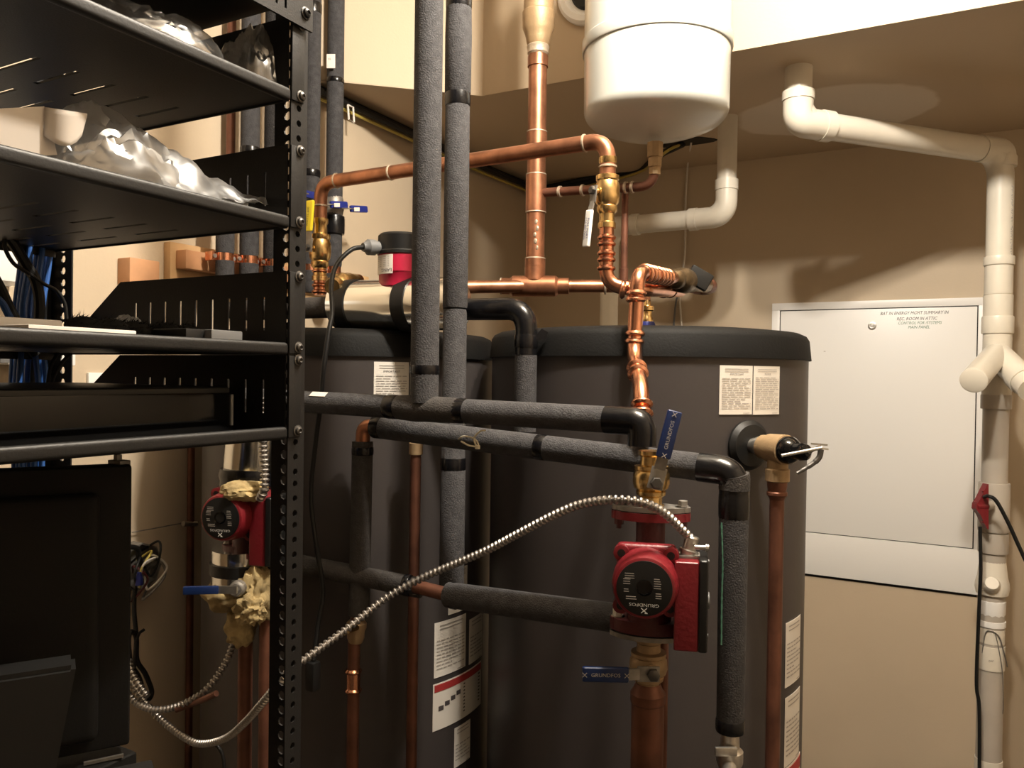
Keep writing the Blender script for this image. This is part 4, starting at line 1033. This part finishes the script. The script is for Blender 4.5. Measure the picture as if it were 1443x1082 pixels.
o = obj('cable_staple', bm, m_white_cable); tag(o, 'white cable staple holding black cables at the left wall', 'staple')
hq = PZ(969, 200, ZS-.001)
bm = BM(); poly = [(.085*math.cos(a)*(1+.2*math.sin(3*a)), .05*math.sin(a)*(1+.2*math.cos(2*a))) for a in [2*math.pi*k/18 for k in range(18)]]
prism(bm, poly, .002, hq-Z*.001); o = obj('ceiling_hole', bm, m_rubber); tag(o, 'dark ragged hole in the soffit where cables go up', 'hole')
wire([PZ(974, 200, ZS), PY(969, 235, YB-.03), PY(966, 290, YB-.012), PY(965, 360, YB-.012), PY(958, 410, YB-.012), PY(961, 470, YB-.012), PY(963, 560, YB-.012)], .0035, m_white_cable, 'thin white cable hanging down the back wall')
wire([PY(957, 408, YB-.012), PY(952, 430, YB-.012), PY(949, 475, YB-.012), PY(950, 560, YB-.012)], .0035, m_grey, 'thin dark cable next to the white one on the back wall')

# round vent on soffit face, partly behind the expansion tank
q = PY(832, -12, YL-.0)
rvn = thing('round_vent', q, 'round white vent with dark centre on the soffit behind the white tank', 'vent')
obj('vent_rim', lathe(BM(), q, (0, -1, 0), [(0, .088), (.012, .088), (.02, .080), (.02, .066), (.006, .058), (.006, .002)], 48), m_white, rvn)
obj('vent_core', lathe(BM(), q-Vector((0, .0065, 0)), (0, -1, 0), [(0, .05), (.004, .05), (.01, .044), (.012, .02)], 40), m_black, rvn)

# ------------------------------------------------------------------ white PVC drains
def pvcpart(t, pts, r, name='pipe', rad=.05, m=None, seg=26): return obj(name, tube(BM(), rounded(pts, rad, 9), r, seg), m or m_pvc, t)
w0 = V(1125, 130, 1.955); w1 = at(w0, 172); w0 = Vector((w0.x, w0.y, ZS))
w2 = V(1411, 214, 2.14)
wt = thing('pvc_drain_pipe', Vector((w2.x, w2.y, .3)), 'white PVC drain leaving the soffit, crossing right and running down', 'pipe')
rp = .0325
dw = (w2-w1).normalized()
pvcpart(wt, [w0, w1, w2, at(w2, 470)], rp, rad=.075)
obj('elbow', tube(BM(), rounded([at(w1, 140), w1, w1+dw*.085], .085, 9), rp+.0035, 26), m_pvc, wt)
obj('socket_rim', collar_bm := lathe(BM(), w1+dw*.065, dw, [(0, rp), (0, rp+.0055), (.028, rp+.0055), (.03, rp)], 26), m_pvc, wt)
obj('socket_rim', lathe(BM(), at(w1, 142), Z, [(0, rp), (0, rp+.006), (.022, rp+.006), (.023, rp)], 26), m_pvc, wt)
obj('elbow', tube(BM(), rounded([w2-dw*.075, w2, at(w2, 232)], .085, 9), rp+.0025, 26), m_pvc, wt)
def vsock(y0, y1, dr, m=None, p=w2, name='coupling', r=None):
    r = r or rp; a = at(p, y1); L = zr(p, y0)-a.z
    return obj(name, lathe(BM(), a, Z, [(0, r), (.0, r+dr*.85), (.003, r+dr), (L-.003, r+dr), (L, r+dr*.85), (L, r)], 30), m or m_pvc, wt)
vsock(222, 236, .0055); vsock(362, 374, .005); vsock(374, 415, .0015); vsock(416, 450, .003); vsock(446, 470, .006)
text('CNE-TUBE  N.90 SDR 35', .018, (lambda a, b_: at(w2, 315)+Z*(a)-fw*.0306+rt*(.010+b_*-1*-1*-1)), m_inkg, wt, 'pipe_lettering')
# double wye
wy = at(w2, 500)
obj('wye_body', lathe(BM(), at(w2, 560), Z, [(0, rp), (0, rp+.003), (zr(w2, 468)-zr(w2, 560), rp+.002), (zr(w2, 468)-zr(w2, 560), rp)], 30), m_pvc, wt)
ca = V(1403, 500, 2.13); cb = V(1372, 536, 1.96)
obj('wye_branch', tube(BM(), [ca, ca.lerp(cb, .55)], rp-.001, 26), m_pvc, wt)
obj('branch_cap', lathe(BM(), ca.lerp(cb, .5), cb-ca, [(0, rp-.003), (.001, rp-.001), ((cb-ca).length*.5, rp-.001), ((cb-ca).length*.5+.002, rp-.005)], 28), m_pvc, wt)
cb2 = V(1455, 548, 1.98); ca2 = V(1408, 502, 2.13)
obj('wye_branch', tube(BM(), [ca2, cb2], rp+.0015, 26), m_pvc, wt)
obj('socket_rim', lathe(BM(), ca2.lerp(cb2, .62), cb2-ca2, [(0, rp), (0, rp+.005), (.03, rp+.005), (.03, rp)], 28), m_pvc, wt)
text('2" WYE', .012, (lambda a, b_: ca2.lerp(cb2, .66)-fw*.0335+rt*(a*.6+b_*.6)+up*(a*.6-b_*.6+.004)), m_ink, wt, 'pipe_lettering')
obj('pipe', tube(BM(), [at(w2, 558), Vector((w2.x, w2.y, 0))], rp-.001, 26), m_pvc_shade, wt, label='lower pipe with the shade below the wye in its colour')
vsock(556, 576, .0045, m_pvc_shade); vsock(680, 748, .0055, m_pvc_shade); vsock(750, 778, .004, m_pvc_shade)
# check valve bulge
bmv = lathe(BM(), at(w2, 838), Z, [(0, rp-.006), (.004, rp+.006), (.02, rp+.009), (.035, rp+.008), (.05, rp+.004), (.10, rp-.002), (.11, rp-.004)], 28)
obj('check_valve', bmv, m_pvc, wt)
obj('valve_bulge', lathe(BM(), at(w2, 826)-rt*.012-fw*.01, (-.35*rt.x-fw.x*.8, -.35*rt.y-fw.y*.8, .5), [(0, .022), (.03, .021), (.038, .016)], 24), m_pvc, wt)
bm = lathe(BM(), at(w2, 866), Z, [(0, rp-.004), (.001, rp-.001), (.006, rp+.0005), (.04, rp+.001), (.043, rp-.004)], 12); obj('union_nut', bm, m_white, wt)
vsock(873, 881, .0015, m_white); vsock(884, 904, .0, m_pvc); vsock(908, 941, .0012, m_pvc); vsock(1068, 1100, .001, m_pvc)
text('DWV 1 1/2', .007, (lambda a, b_: at(w2, 926)-fw*.0318+rt*(a-.008)+Z*b_), m_ink, wt, 'pipe_lettering')
# red tee handle on the side
rh = V(1380, 713, 2.10)
rt_ = thing('red_valve_handle', rh, 'red ribbed valve handle on the side of the white drain pipe', 'valve handle')
bm = BM()
poly = [(-.012, -.006), (-.011, .006), (-.003, .020), (.006, .042), (.012, .055), (.014, .055), (.014, -.055), (.012, -.055), (.006, -.042), (-.003, -.020)]
poly = sorted(poly, key=lambda p: math.atan2(p[1], p[0]-.002))
poly = [(a*1.25, b_*1.08) for a, b_ in poly]
prism(bm, poly, .022, rh-(-fw)*.01, basis(rt, up, -fw))
for k in (-3, -2, -1, 1, 2, 3): box(bm, rh+up*(k*.0115+(.006 if k > 0 else -.006))+rt*.008-fw*.009, (.012, .004, .006), basis(rt, up, -fw), .001)
obj('handle', bm, m_red, rt_)
obj('hub', lathe(BM(), rh-rt*.012, rt, [(0, .011), (.002, .0135), (.03, .0135)], 20), m_red, rt_)
obj('stem', lathe(BM(), rh+rt*.014, (w2-rh).cross(Z).cross(Z)*-1 if False else Vector((w2.x-rh.x, w2.y-rh.y, 0)), [(0, .013), (.03, .013)], 18), m_pvc_shade, rt_)
wire([V(1387, 700, 2.085), V(1393, 699, 2.06), V(1404, 706, 2.05), V(1420, 735, 2.045), V(1436, 770, 2.04), V(1450, 800, 2.03)], .0048, m_rubber, 'black cable curving away right from the red handle')
wire([V(1381, 742, 2.095), V(1382, 800, 2.095), V(1380, 850, 2.1), V(1376, 960, 2.12), V(1380, 1000, 2.12), V(1380, 1110, 2.12)], .0046, m_rubber, 'black cable hanging straight down below the red handle')
wire([at(w2, 918)-rt*.030-fw*.012, at(w2, 890)-rt*.028-fw*.02, at(w2, 884)-rt*.018-fw*.03, at(w2, 892)-fw*.036, at(w2, 918)+rt*.018-fw*.032, at(w2, 935)+rt*.03-fw*.025], .0017, m_galv, 'thin wire loop lying over the white drain joint')
wire([at(w2, 886)-rt*.010-fw*.034, at(w2, 905)-rt*.002-fw*.036, at(w2, 940)+rt*.010-fw*.036, at(w2, 985)+rt*.018-fw*.03, at(w2, 1000)+rt*.02-fw*.026], .0012, m_galv, 'faint grey wire trailing down from the wire loop')

y0_ = V(1025, 200, 2.33); ys = Vector((y0_.x, y0_.y, ZS)); y1 = at(y0_, 305); y2 = V(860, 312, 2.52)
y2.z = y1.z-.0
yt = thing('pvc_vent_pipe', Vector((y2.x, y2.y, 1.2)), 'white PVC pipe stepping left below the soffit and down behind the tank', 'pipe')
r2 = .0285; dy = (y2-y1).normalized()
pvcpart(yt, [ys, y1, y2, at(y2, 520)], r2, rad=.07)
obj('elbow', tube(BM(), rounded([at(y0_, 258), y1, y1+dy*.105], .1, 9), r2+.003, 26), m_pvc, yt)
obj('socket_rim', lathe(BM(), y1+dy*.085, dy, [(0, r2), (0, r2+.005), (.025, r2+.005), (.026, r2)], 26), m_pvc, yt)
obj('socket_rim', lathe(BM(), at(y0_, 268), Z, [(0, r2), (0, r2+.005), (.03, r2+.005), (.031, r2)], 26), m_pvc, yt)
obj('elbow', tube(BM(), rounded([y2-dy*.10, y2, at(y2, 345)], .075, 9), r2+.002, 26), m_pvc, yt)
obj('socket_rim', lathe(BM(), y2-dy*.075, -dy, [(0, r2), (0, r2+.005), (.022, r2+.005), (.023, r2)], 26), m_pvc, yt)
# ------------------------------------------------------------------ equipment rack
XF = -.612; YO = .6476; YI = .6235      # front plane, outer and inner edge of the far front post
U = .04445
Y1r = YO-.5
SZ = {'A': EYE+.2865, 'B': EYE+.153, 'C': EYE+.0195, 'D': EYE-.0694}
X_, Y_ = Vector((1, 0, 0)), Vector((0, 1, 0))
rk = thing('equipment_rack', (XF-.24, (YO+Y1r)/2, 0), 'black four post equipment rack on the left', 'rack')
z_start = SZ['D']-22*U
hz = []
z = z_start+.00635
k = 0
while z < 2.3:
    hz.append(z); z += (.015875, .015875, .0127)[k % 3]; k += 1
TOP = hz[-1]+.02
hh = [h-.25 for h in hz if h > .27]
H = TOP-.25
XB = -1.07
def post(xf, yo, dirx, diry, name):
    # front flange lies in the rack face, side flange runs towards the middle
    bm = BM(); ringplate(bm, (xf, yo, .25), Y_*diry, Z, abs(YO-YI), hh, H, .0036, .0125); o1 = solid(obj(name, bm, m_rack, rk, recalc=False, flat=True), .002)
    bm = BM(); ringplate(bm, (xf, yo, .25), X_*dirx, Z, .046, hh, H, .0052, .027); o2 = solid(obj(name, bm, m_rack, rk, recalc=False, flat=True), .002)
post(XF, YO, -1, -1, 'post_flange'); post(XB, YO, 1, -1, 'post_flange')
post(XF, Y1r, -1, 1, 'post_flange'); post(XB, Y1r, 1, 1, 'post_flange')
for y in (YO-.012, Y1r+.012):
    for x in (XF-.012, XB+.012):
        bm = BM(); box(bm, (x, y, .125), (.05, .05, .25), bev=.002); obj('post_foot', bm, m_rack, rk)
bm = BM()
for y in (YO-.02, Y1r+.02): box(bm, ((XF+XB)/2, y, .02), (abs(XF-XB)+.1, .06, .04), bev=.004)
for x in (XF-.02, XB+.02): box(bm, (x, (YO+Y1r)/2, .02), (.05, .5, .04), bev=.004)
obj('base_frame', bm, m_rack, rk)

def shelf(zf, label, slots=True):
    t = thing('rack_shelf', (XF, (YO+Y1r)/2, zf), label, 'shelf')
    ya, yb = Y1r+.024, YI-.001; dep = .41
    # floor with slots in rows, further than 0.10 from the front
    ys = [0, .03]; 
    n = 11; w = .005
    W = yb-ya
    for i in range(n):
        c = .035+(W-.07)*i/(n-1); ys += [c-w/2, c+w/2]
    ys = sorted(set([0, W]+ys[2:]))
    xs = [0, .13, .20, .235, .305, .34, .40, dep]
    bm = BM()
    def hole(i, j): return (j in (1, 3, 5)) and (i % 2 == 1)
    gridplate(bm, (XF, ya, zf), Y_, -X_, ys, xs, hole)
    solid(obj('shelf_pan', bm, m_rack, t, recalc=False, flat=True), .0022, 1)
    bm = BM(); box(bm, (XF-.002, (ya+yb)/2, zf+.004), (.010, W, .0135), bev=.0048, seg=5); obj('front_lip', bm, m_rack, t)
    bm = BM(); box(bm, (XF-dep, (ya+yb)/2, zf-.003), (.003, W, .012)); obj('rear_lip', bm, m_rack, t)
    for y in (yb, ya):
        bm = BM()
        h = .0865; xs2 = [.002]
        for k in range(9):
            c = .034+k*.0265; xs2 += [c-.0017, c+.0017]
        xs2 += [.262]
        gridplate(bm, (XF, y, zf), -X_, Z, xs2, [-.002, .024, .060, h], lambda i, j: j == 1 and i % 2 == 1)
        a = [bm.verts.new(Vector((XF-px_, y, zf+pz_))) for px_, pz_ in ((.262, -.002), (dep, -.002), (dep, .012), (.36, .028), (.275, h), (.262, h))]
        bm.faces.new(a)
        solid(obj('side_plate', bm, m_rack, t, recalc=False, flat=True), .0016)
        bm = BM(); yy = (YI+.008) if y == yb else (Y1r+.012)
        box(bm, (XF+.002, yy, zf+.0425), (.0025, .018, .0865), bev=.001); obj('mounting_ear', bm, m_rack, t)
        for dz in (.006, .0815): screw(t, Vector((XF+.0033, yy+.004*(1 if y == yb else -1), zf+dz)), X_, .0048)
    return t
shelf(SZ['A'], 'topmost black rack shelf carrying crumpled clear film')
shelf(SZ['B'], 'black rack shelf carrying white card and a plastic bag')
shelf(SZ['C'], 'black rack shelf carrying a fuzzy strip and small boxes')
shelf(SZ['D'], 'black rack shelf carrying the glossy black device')

# vented chassis bolted above
dz0 = SZ['A']+.077
dv_ = thing('rack_chassis', (XF-.1, (YO+Y1r)/2, dz0), 'black vented chassis bolted at the very top of the rack', 'rack device')
bm = BM(); box(bm, (XF-.19, (Y1r+YI)/2, dz0+.062), (.38, YI-Y1r-.02, .094), bev=.002); obj('case', bm, m_black, dv_)
fy1 = YO-.001; W = fy1-Y1r
ys = [0]; c = W-.04
slots_ = []
while c > .02: slots_.append(c); c -= .0125
for c in sorted(slots_): ys += [c-.0016, c+.0016]
ys += [W]
bm = BM(); gridplate(bm, (XF+.007, Y1r, dz0), Y_, Z, ys, [0, .010, .062, .098], lambda i, j: j == 1 and i % 2 == 1)
solid(obj('front_panel', bm, m_rack, dv_, recalc=False, flat=True), .003)
bm = BM(); box(bm, (XF+.0035, (Y1r+fy1)/2, dz0+.013), (.006, W, .003), bev=.001); obj('panel_edge', bm, m_rack, dv_)
for q in (.016, .075): screw(dv_, Vector((XF+.0086, YO-.012, dz0+q)), X_, .0052, m_black)

# ------------------------------------------------------------------ things on the shelves
from mathutils import noise
def sheet(name, c, ax, ay, nx, ny, hf, m, label, cat='plastic film', edge=None, thick=None):
    bm = BM(); g = [[None]*(ny+1) for _ in range(nx+1)]
    for i in range(nx+1):
        for j in range(ny+1):
            u, v = i/nx, j/ny
            x, y, z = hf(u, v)
            g[i][j] = bm.verts.new(c+ax*x+ay*y+Z*z)
    for i in range(nx):
        for j in range(ny): bm.faces.new((g[i][j], g[i+1][j], g[i+1][j+1], g[i][j+1]))
    o = obj(name, bm, m, recalc=False, sharp=50)
    if thick: solid(o, thick)
    return tag(o, label, cat)
def bag(name, c, lx, ly, h, seed, m, label, peak=.5, tail=0):
    """a crumpled closed bag: flattened lumpy shell"""
    bm = BM(); bmesh.ops.create_icosphere(bm, subdivisions=5, radius=1)
    for v in bm.verts:
        d = v.co.copy(); q = d*1.3+Vector((seed*1.7, seed*.3, seed))
        k = 1+.42*noise.noise(q)-.38*abs(noise.noise(q*2.3))-.22*abs(noise.noise(q*5.1))
        t_ = (d.y+1)/2
        hh_ = h*(1-tail*t_**1.3)*(1 if d.z > 0 else .02)
        kk = k if d.z > 0 else 1
        x = d.x*lx*(.85+.15*k); y = d.y*ly*(.9+.1*k)
        v.co = Vector((c.x+x, c.y+y, c.z+max(0, d.z*kk)*hh_+.0015+ (0.004*noise.noise(q*4)+.004 if d.z <= 0 else .006)))
    for v in bm.verts: v.co.z = max(v.co.z, c.z+.0015); v.co.y = min(v.co.y, YI-.006)
    o = obj(name, bm, m, sharp=22); return tag(o, label, 'plastic bag')
def on(px, Xp, zf): # spot on a shelf: bearing of a picture column, x-plane
    r = ray(px, 500); return Vector((Xp, r.y*(Xp/r.x), zf))
# shelf A film
a1 = on(205, -.70, SZ['A']+.0025)
bag('film_bag', on(215, -.67, SZ['A']+.0025), .050, .085, .050, 2.1, m_film2, 'crumpled clear film in the middle of the top shelf', tail=.3)
bag('film_bag', on(352, -.665, SZ['A']+.0025), .040, .040, .085, 5.3, m_film2, 'crumpled clear bag beside the rack post on the top shelf')
# shelf B card and bag
cb0 = on(0, -.66, SZ['B'])
bm = BM()
zb = SZ['B']+.0025
def fx(px, py, X): return PX(px, py, X)
pts_c = [fx(a_, b_, -.67) for a_, b_ in ((-90, 236), (8, 224), (40, 221), (80, 218), (76, 201), (74, 196), (68, 170), (62, 150), (0, 153), (-90, 158))]
vs = [bm.verts.new(p) for p in pts_c]; bm.faces.new(vs)
o = solid(obj('white_card', bm, m_card, recalc=False, flat=True), .0012); tag(o, 'sheet of torn white card standing on the second shelf', 'card')
# flap as curved continuation
bm = BM()
rows = []
for i in range(9):
    t = i/8
    x = 63+t*59; ytop = 151+t*9
    ybot = 192+14*math.sin(min(1, t/.5)*math.pi/2) if t < .5 else 163+43*math.sqrt(max(0, 1-((t-.5)/.5)**2))
    ybot = max(ybot, ytop+2)
    X = -.668+.012*math.sin(t*2.6)
    rows.append([bm.verts.new(fx(x, ytop+(ybot-ytop)*j/6, X)) for j in range(7)])
for i in range(8):
    for j in range(6): bm.faces.new((rows[i][j], rows[i+1][j], rows[i+1][j+1], rows[i][j+1]))
o = solid(obj('card_flap', bm, m_card, recalc=False), .0012); tag(o, 'curled white card flap with rounded end beside the torn card', 'card')
bag('film_bag', on(165, -.69, zb), .055, .085, .080, 9.4, m_filmh, 'hazy plastic bag heaped behind white card on the second shelf', tail=.15)
def tailf(u, v):
    # flat tail of the bag running to the post
    y = u*(tl1-tl0); w_ = .045*(1-u*.72)
    x = -.015+(v-.5)*w_*2+.02*u
    z = .055*(1-u)**1.3*math.sin(v*math.pi)+.012+.016*u*u
    z += .012*noise.noise(Vector((u*5, v*4, 3)))+.004*noise.noise(Vector((u*16, v*13, 3)))
    return x, y, max(z, .0025)
tl0 = on(200, -.66, zb).y; tl1 = on(401, -.645, zb).y
sheet('film_bag', on(200, -.66, zb), X_, Y_, 40, 24, tailf, m_filmh, 'flattened tail of clear plastic ending at the rack post', 'plastic bag')
# shelf C
zc = SZ['C']+.0025
def sbox(name, pxa, pxb, Xa, Xb, h, m, label, cat, z=zc, bev=.0015):
    r = ray(pxa, 480); ya = r.y*(Xa/r.x); r = ray(pxb, 480); yb = r.y*(Xa/r.x)
    bm = BM(); box(bm, ((Xa+Xb)/2, (ya+yb)/2, z+h/2), (abs(Xa-Xb), abs(yb-ya), h), bev=bev)
    return tag(obj(name, bm, m), label, cat)
sbox('flat_tray', -40, 88, -.70, -.85, .021, m_white, 'flat white tray at the left of the third shelf', 'tray')
sbox('flat_sheet', 40, 192, -.622, -.68, .0115, m_card, 'thin white sheet lying along the front of the third shelf', 'sheet', bev=.0008)
sbox('small_box', 298, 342, -.64, -.69, .0185, m_grey, 'small grey box near the right end of the third shelf', 'box')
sbox('adapter_box', 262, 297, -.65, -.70, .0185, m_black, 'small black adapter box between fuzzy strip and grey box', 'box')
bm = BM(); rnd = random.Random(4)
ry = [on(p, -.715, zc) for p in (92, 130, 175, 215, 245, 268)]
pts = spline([Vector((p.x+.01*math.sin(i*1.7), p.y, zc+.014)) for i, p in enumerate(ry)], 10)
tube(bm, pts, [.009+.004*abs(math.sin(i*.31)) for i in range(len(pts))], 14)
bm.verts.ensure_lookup_table()
base = [v.co.copy() for v in bm.verts]
for q in base:
    for _ in range(3):
        d = Vector((rnd.gauss(0, 1), rnd.gauss(0, 1), rnd.gauss(.3, .8))).normalized(); e_ = q+d*rnd.uniform(.003, .009)
        if e_.z < zc+.001: continue
        s1_ = d.cross(Vector((.3, .5, .8))).normalized()*.0005
        bm.faces.new((bm.verts.new(q-s1_), bm.verts.new(q+s1_), bm.verts.new(e_)))
o = obj('fuzzy_strip', bm, m_fuzz, recalc=False); tag(o, 'black fuzzy bristle strip lying on the third shelf', 'brush')
bag('film_bag', on(172, -.80, zc), .03, .03, .026, 3.3, m_filmh, 'small grey film lump behind the fuzzy strip', tail=0)
# shelf D device
zd = SZ['D']+.0025
r = ray(330, 560); yR = r.y*(-.655/r.x); yLft = Y1r+.03
rd = thing('media_player', (-.76, (yR+yLft)/2, zd), 'glossy black media player box on the fourth shelf', 'electronic device')
hD = .046
bm = BM(); box(bm, (-.79, (yR+yLft)/2, zd+.004+hD/2), (.26, yR-yLft, hD), bev=.004, seg=3); obj('case', bm, m_black, rd)
bm = BM(); box(bm, (-.657, (yR+yLft)/2, zd+.003+hD/2-.002), (.008, yR-yLft-.004, hD-.006), bev=.0015); obj('glossy_front', bm, m_blackg, rd)
bm = BM(); box(bm, (-.6525, yR-.006, zd+.003+hD/2), (.003, .003, hD-.014)); obj('trim_strip', bm, m_grey, rd)
for yy in (yLft+.04, yR-.04):
    for xx in (-.69, -.88):
        obj('foot', lathe(BM(), (xx, yy, zd), Z, [(0, .01), (.005, .01)], 12), m_rubber, rd)

# black case under the screen and the screen itself
mq = V(186, 655, .80)
mb = V(172, 1060, .80)
wdir = -(fw.cross(Z).normalized()*-1)
ang_ = math.radians(60)   # width direction relative to view
wd = Vector((-math.sin(YAW)*math.cos(ang_)+math.cos(YAW)*math.sin(ang_), math.cos(YAW)*math.cos(ang_)+math.sin(YAW)*math.sin(ang_), 0)).normalized()
nrm = Vector((wd.y, -wd.x, 0))     # faces the viewer
if nrm.dot(fw) > 0: nrm = -nrm
ztopm = mq.z; zcase = zr(mq, 1066)
bx_ = thing('black_case', Vector((mq.x-.1, mq.y-.15, 0)), 'low black case top under the screen in the rack bottom corner', 'case')
cR = PZ(172, 1062, zcase); 
bm = BM(); box(bm, (XF-.02-.30, (Y1r+.03+cR.y+.012)/2, zcase-.06), (.42, cR.y+.012-Y1r-.03, .12), bev=.004, seg=3); obj('case_shell', bm, m_mon, bx_)
for xx in (XF-.06, XF-.45):
    bm = BM(); box(bm, (xx, (YO+Y1r)/2, zcase-.13), (.03, YO-Y1r-.006, .02)); obj('support_bar', bm, m_rack, bx_)
Wm = .44
ms = thing('monitor', mq-wd*Wm/2-Z*(ztopm-zcase), 'black flat monitor seen from behind at the lower left', 'monitor')
def ML(a, b_, c__): return Vector((mq.x, mq.y, 0))+wd*a+nrm*b_+Z*c__
RM = basis(wd, nrm, Z); Hm = ztopm-zcase-.012
bm = BM(); box(bm, ML(-Wm/2, -.012, ztopm-Hm/2), (Wm, .024, Hm), RM, .004, 3); obj('screen_frame', bm, m_mon, ms)
bm = BM(); box(bm, ML(-Wm/2-.004, .006, ztopm-Hm/2-.005), (Wm-.05, .022, Hm-.04), RM, .01, 4); obj('back_shell', bm, m_mon, ms)
sp = PX(60, 1000, mq.x)  # stand column
sa_ = V(45, 935, .66)
zst = zr(sa_, 928)
ctr = Vector((sa_.x, sa_.y, 0))-wd*.05
bm = BM()
tr_ = [(-.13, -.0), (.082, 0), (.056, -(zst-zcase)), (-.13, -(zst-zcase))]
prism(bm, [(x, y) for x, y in tr_], .035, Vector((ctr.x, ctr.y, zst)), basis(wd, Z, wd.cross(Z)))
bmesh.ops.bevel(bm, geom=bm.edges[:], offset=.004, segments=2, affect='EDGES')
obj('stand', bm, m_black, ms)
bm = BM(); q0 = Vector((ctr.x, ctr.y, zcase)); box(bm, q0+wd*.02+Z*.006-nrm*.01, (.26, .13, .012), RM, .004); obj('stand_base', bm, m_mon, ms)
bm = BM()
for k, (pa2, pb2) in enumerate((((112, 1078), (136, 1074)), ((140, 1073), (152, 1070)), ((156, 1068), (176, 1063)))):
    pass
q1 = PZ(118, 1076, zcase+.003); q2 = PZ(174, 1064, zcase+.003)
bar(bm, q1, q2, .003, .003); o = obj('case_edge_highlight', bm, m_galv, bx_);  # thin bright bar standing in for a highlight along the case edge
o.name = 'painted_highlight'
# hook at the monitor's top
q = V(163, 650, .80)
wire([PX(160, 600, XW+.10), PX(161, 630, XW+.1), PX(166, 640, XW+.1)], .002, m_rubber, 'thin dark wire dangling just above the monitor')
bm = BM(); box(bm, V(166, 647, .81), (.006, .006, .010), bev=.001); box(bm, V(168, 652, .81), (.02, .012, .006), bev=.001)
obj('mount_clip', bm, m_galv, ms)

# cables in the rack
rnd = random.Random(9)
cols = [(20, 26, 345, 450), ]
xs_ = [26, 32, 37, 43, 48, 54, 60, 66]
ordn = ['first', 'second', 'third', 'fourth', 'fifth', 'sixth', 'seventh', 'eighth']
for k, x in enumerate(xs_):
    X = XB+.03+.012*(k % 3); j = rnd.uniform(-2, 2)
    xb_ = x-10+j*.3
    wire([PX(x+4, 250, X), PX(x+j*.4+6, 335, X), PX(x+2, 380, X), PX(x-4+j, 430, X), PX(x-6, 480, X), PX(xb_+(10 if k > 4 else 0), 550, X), PX(xb_+4, 640, X), PX(xb_+4, 760, X), PX(xb_+8, 900, X)], .0034, m_bluec, 'blue network cable in the bundle at the rear rack post, %s from left' % ordn[k], group='blue network cables at the rear post')
for k, (c_pts, r_, lb_) in enumerate((
    ([(-20, 370), (0, 405), (14, 435), (32, 470), (50, 500)], .006, 'thick black cable slanting across the far left under the second shelf'),
    ([(8, 330), (20, 345), (36, 372), (50, 395), (56, 430), (52, 480)], .0065, 'thick black cable curving down onto the blue bundle'),
    ([(6, 335), (8, 352), (20, 372), (40, 385), (62, 400), (80, 410), (91, 428), (94, 452)], .0024, 'thin black cable arching right of the rear rack post'),
    ([(82, 497), (72, 515), (66, 545)], .0022, 'thin black cable left of a pair below the third shelf'),
    ([(101, 497), (88, 510), (76, 530), (72, 548)], .0022, 'thin black cable right of a pair below the third shelf'),
    ([(-30, 400), (0, 424), (10, 440), (20, 460)], .0042, 'blue network cable alone at the far left edge'))):
    wire([PX(a, b_, XB+.07+.005*k) for a, b_ in c_pts], r_, m_bluec if 'blue network' in lb_ else m_rubber, lb_)
bm = BM()
for k in range(5): 
    q = PX(46, 350+k*26, XB+.02)
tube(bm, [PX(50, 300, XB+.015), PX(48, 400, XB+.015), PX(44, 500, XB+.015), PX(40, 640, XB+.015), PX(38, 800, XB+.015)], .016, 12)
o = obj('thick_cable', bm, m_rubber); tag(o, 'thick black cable bundle tied to the rear rack post', 'cable')
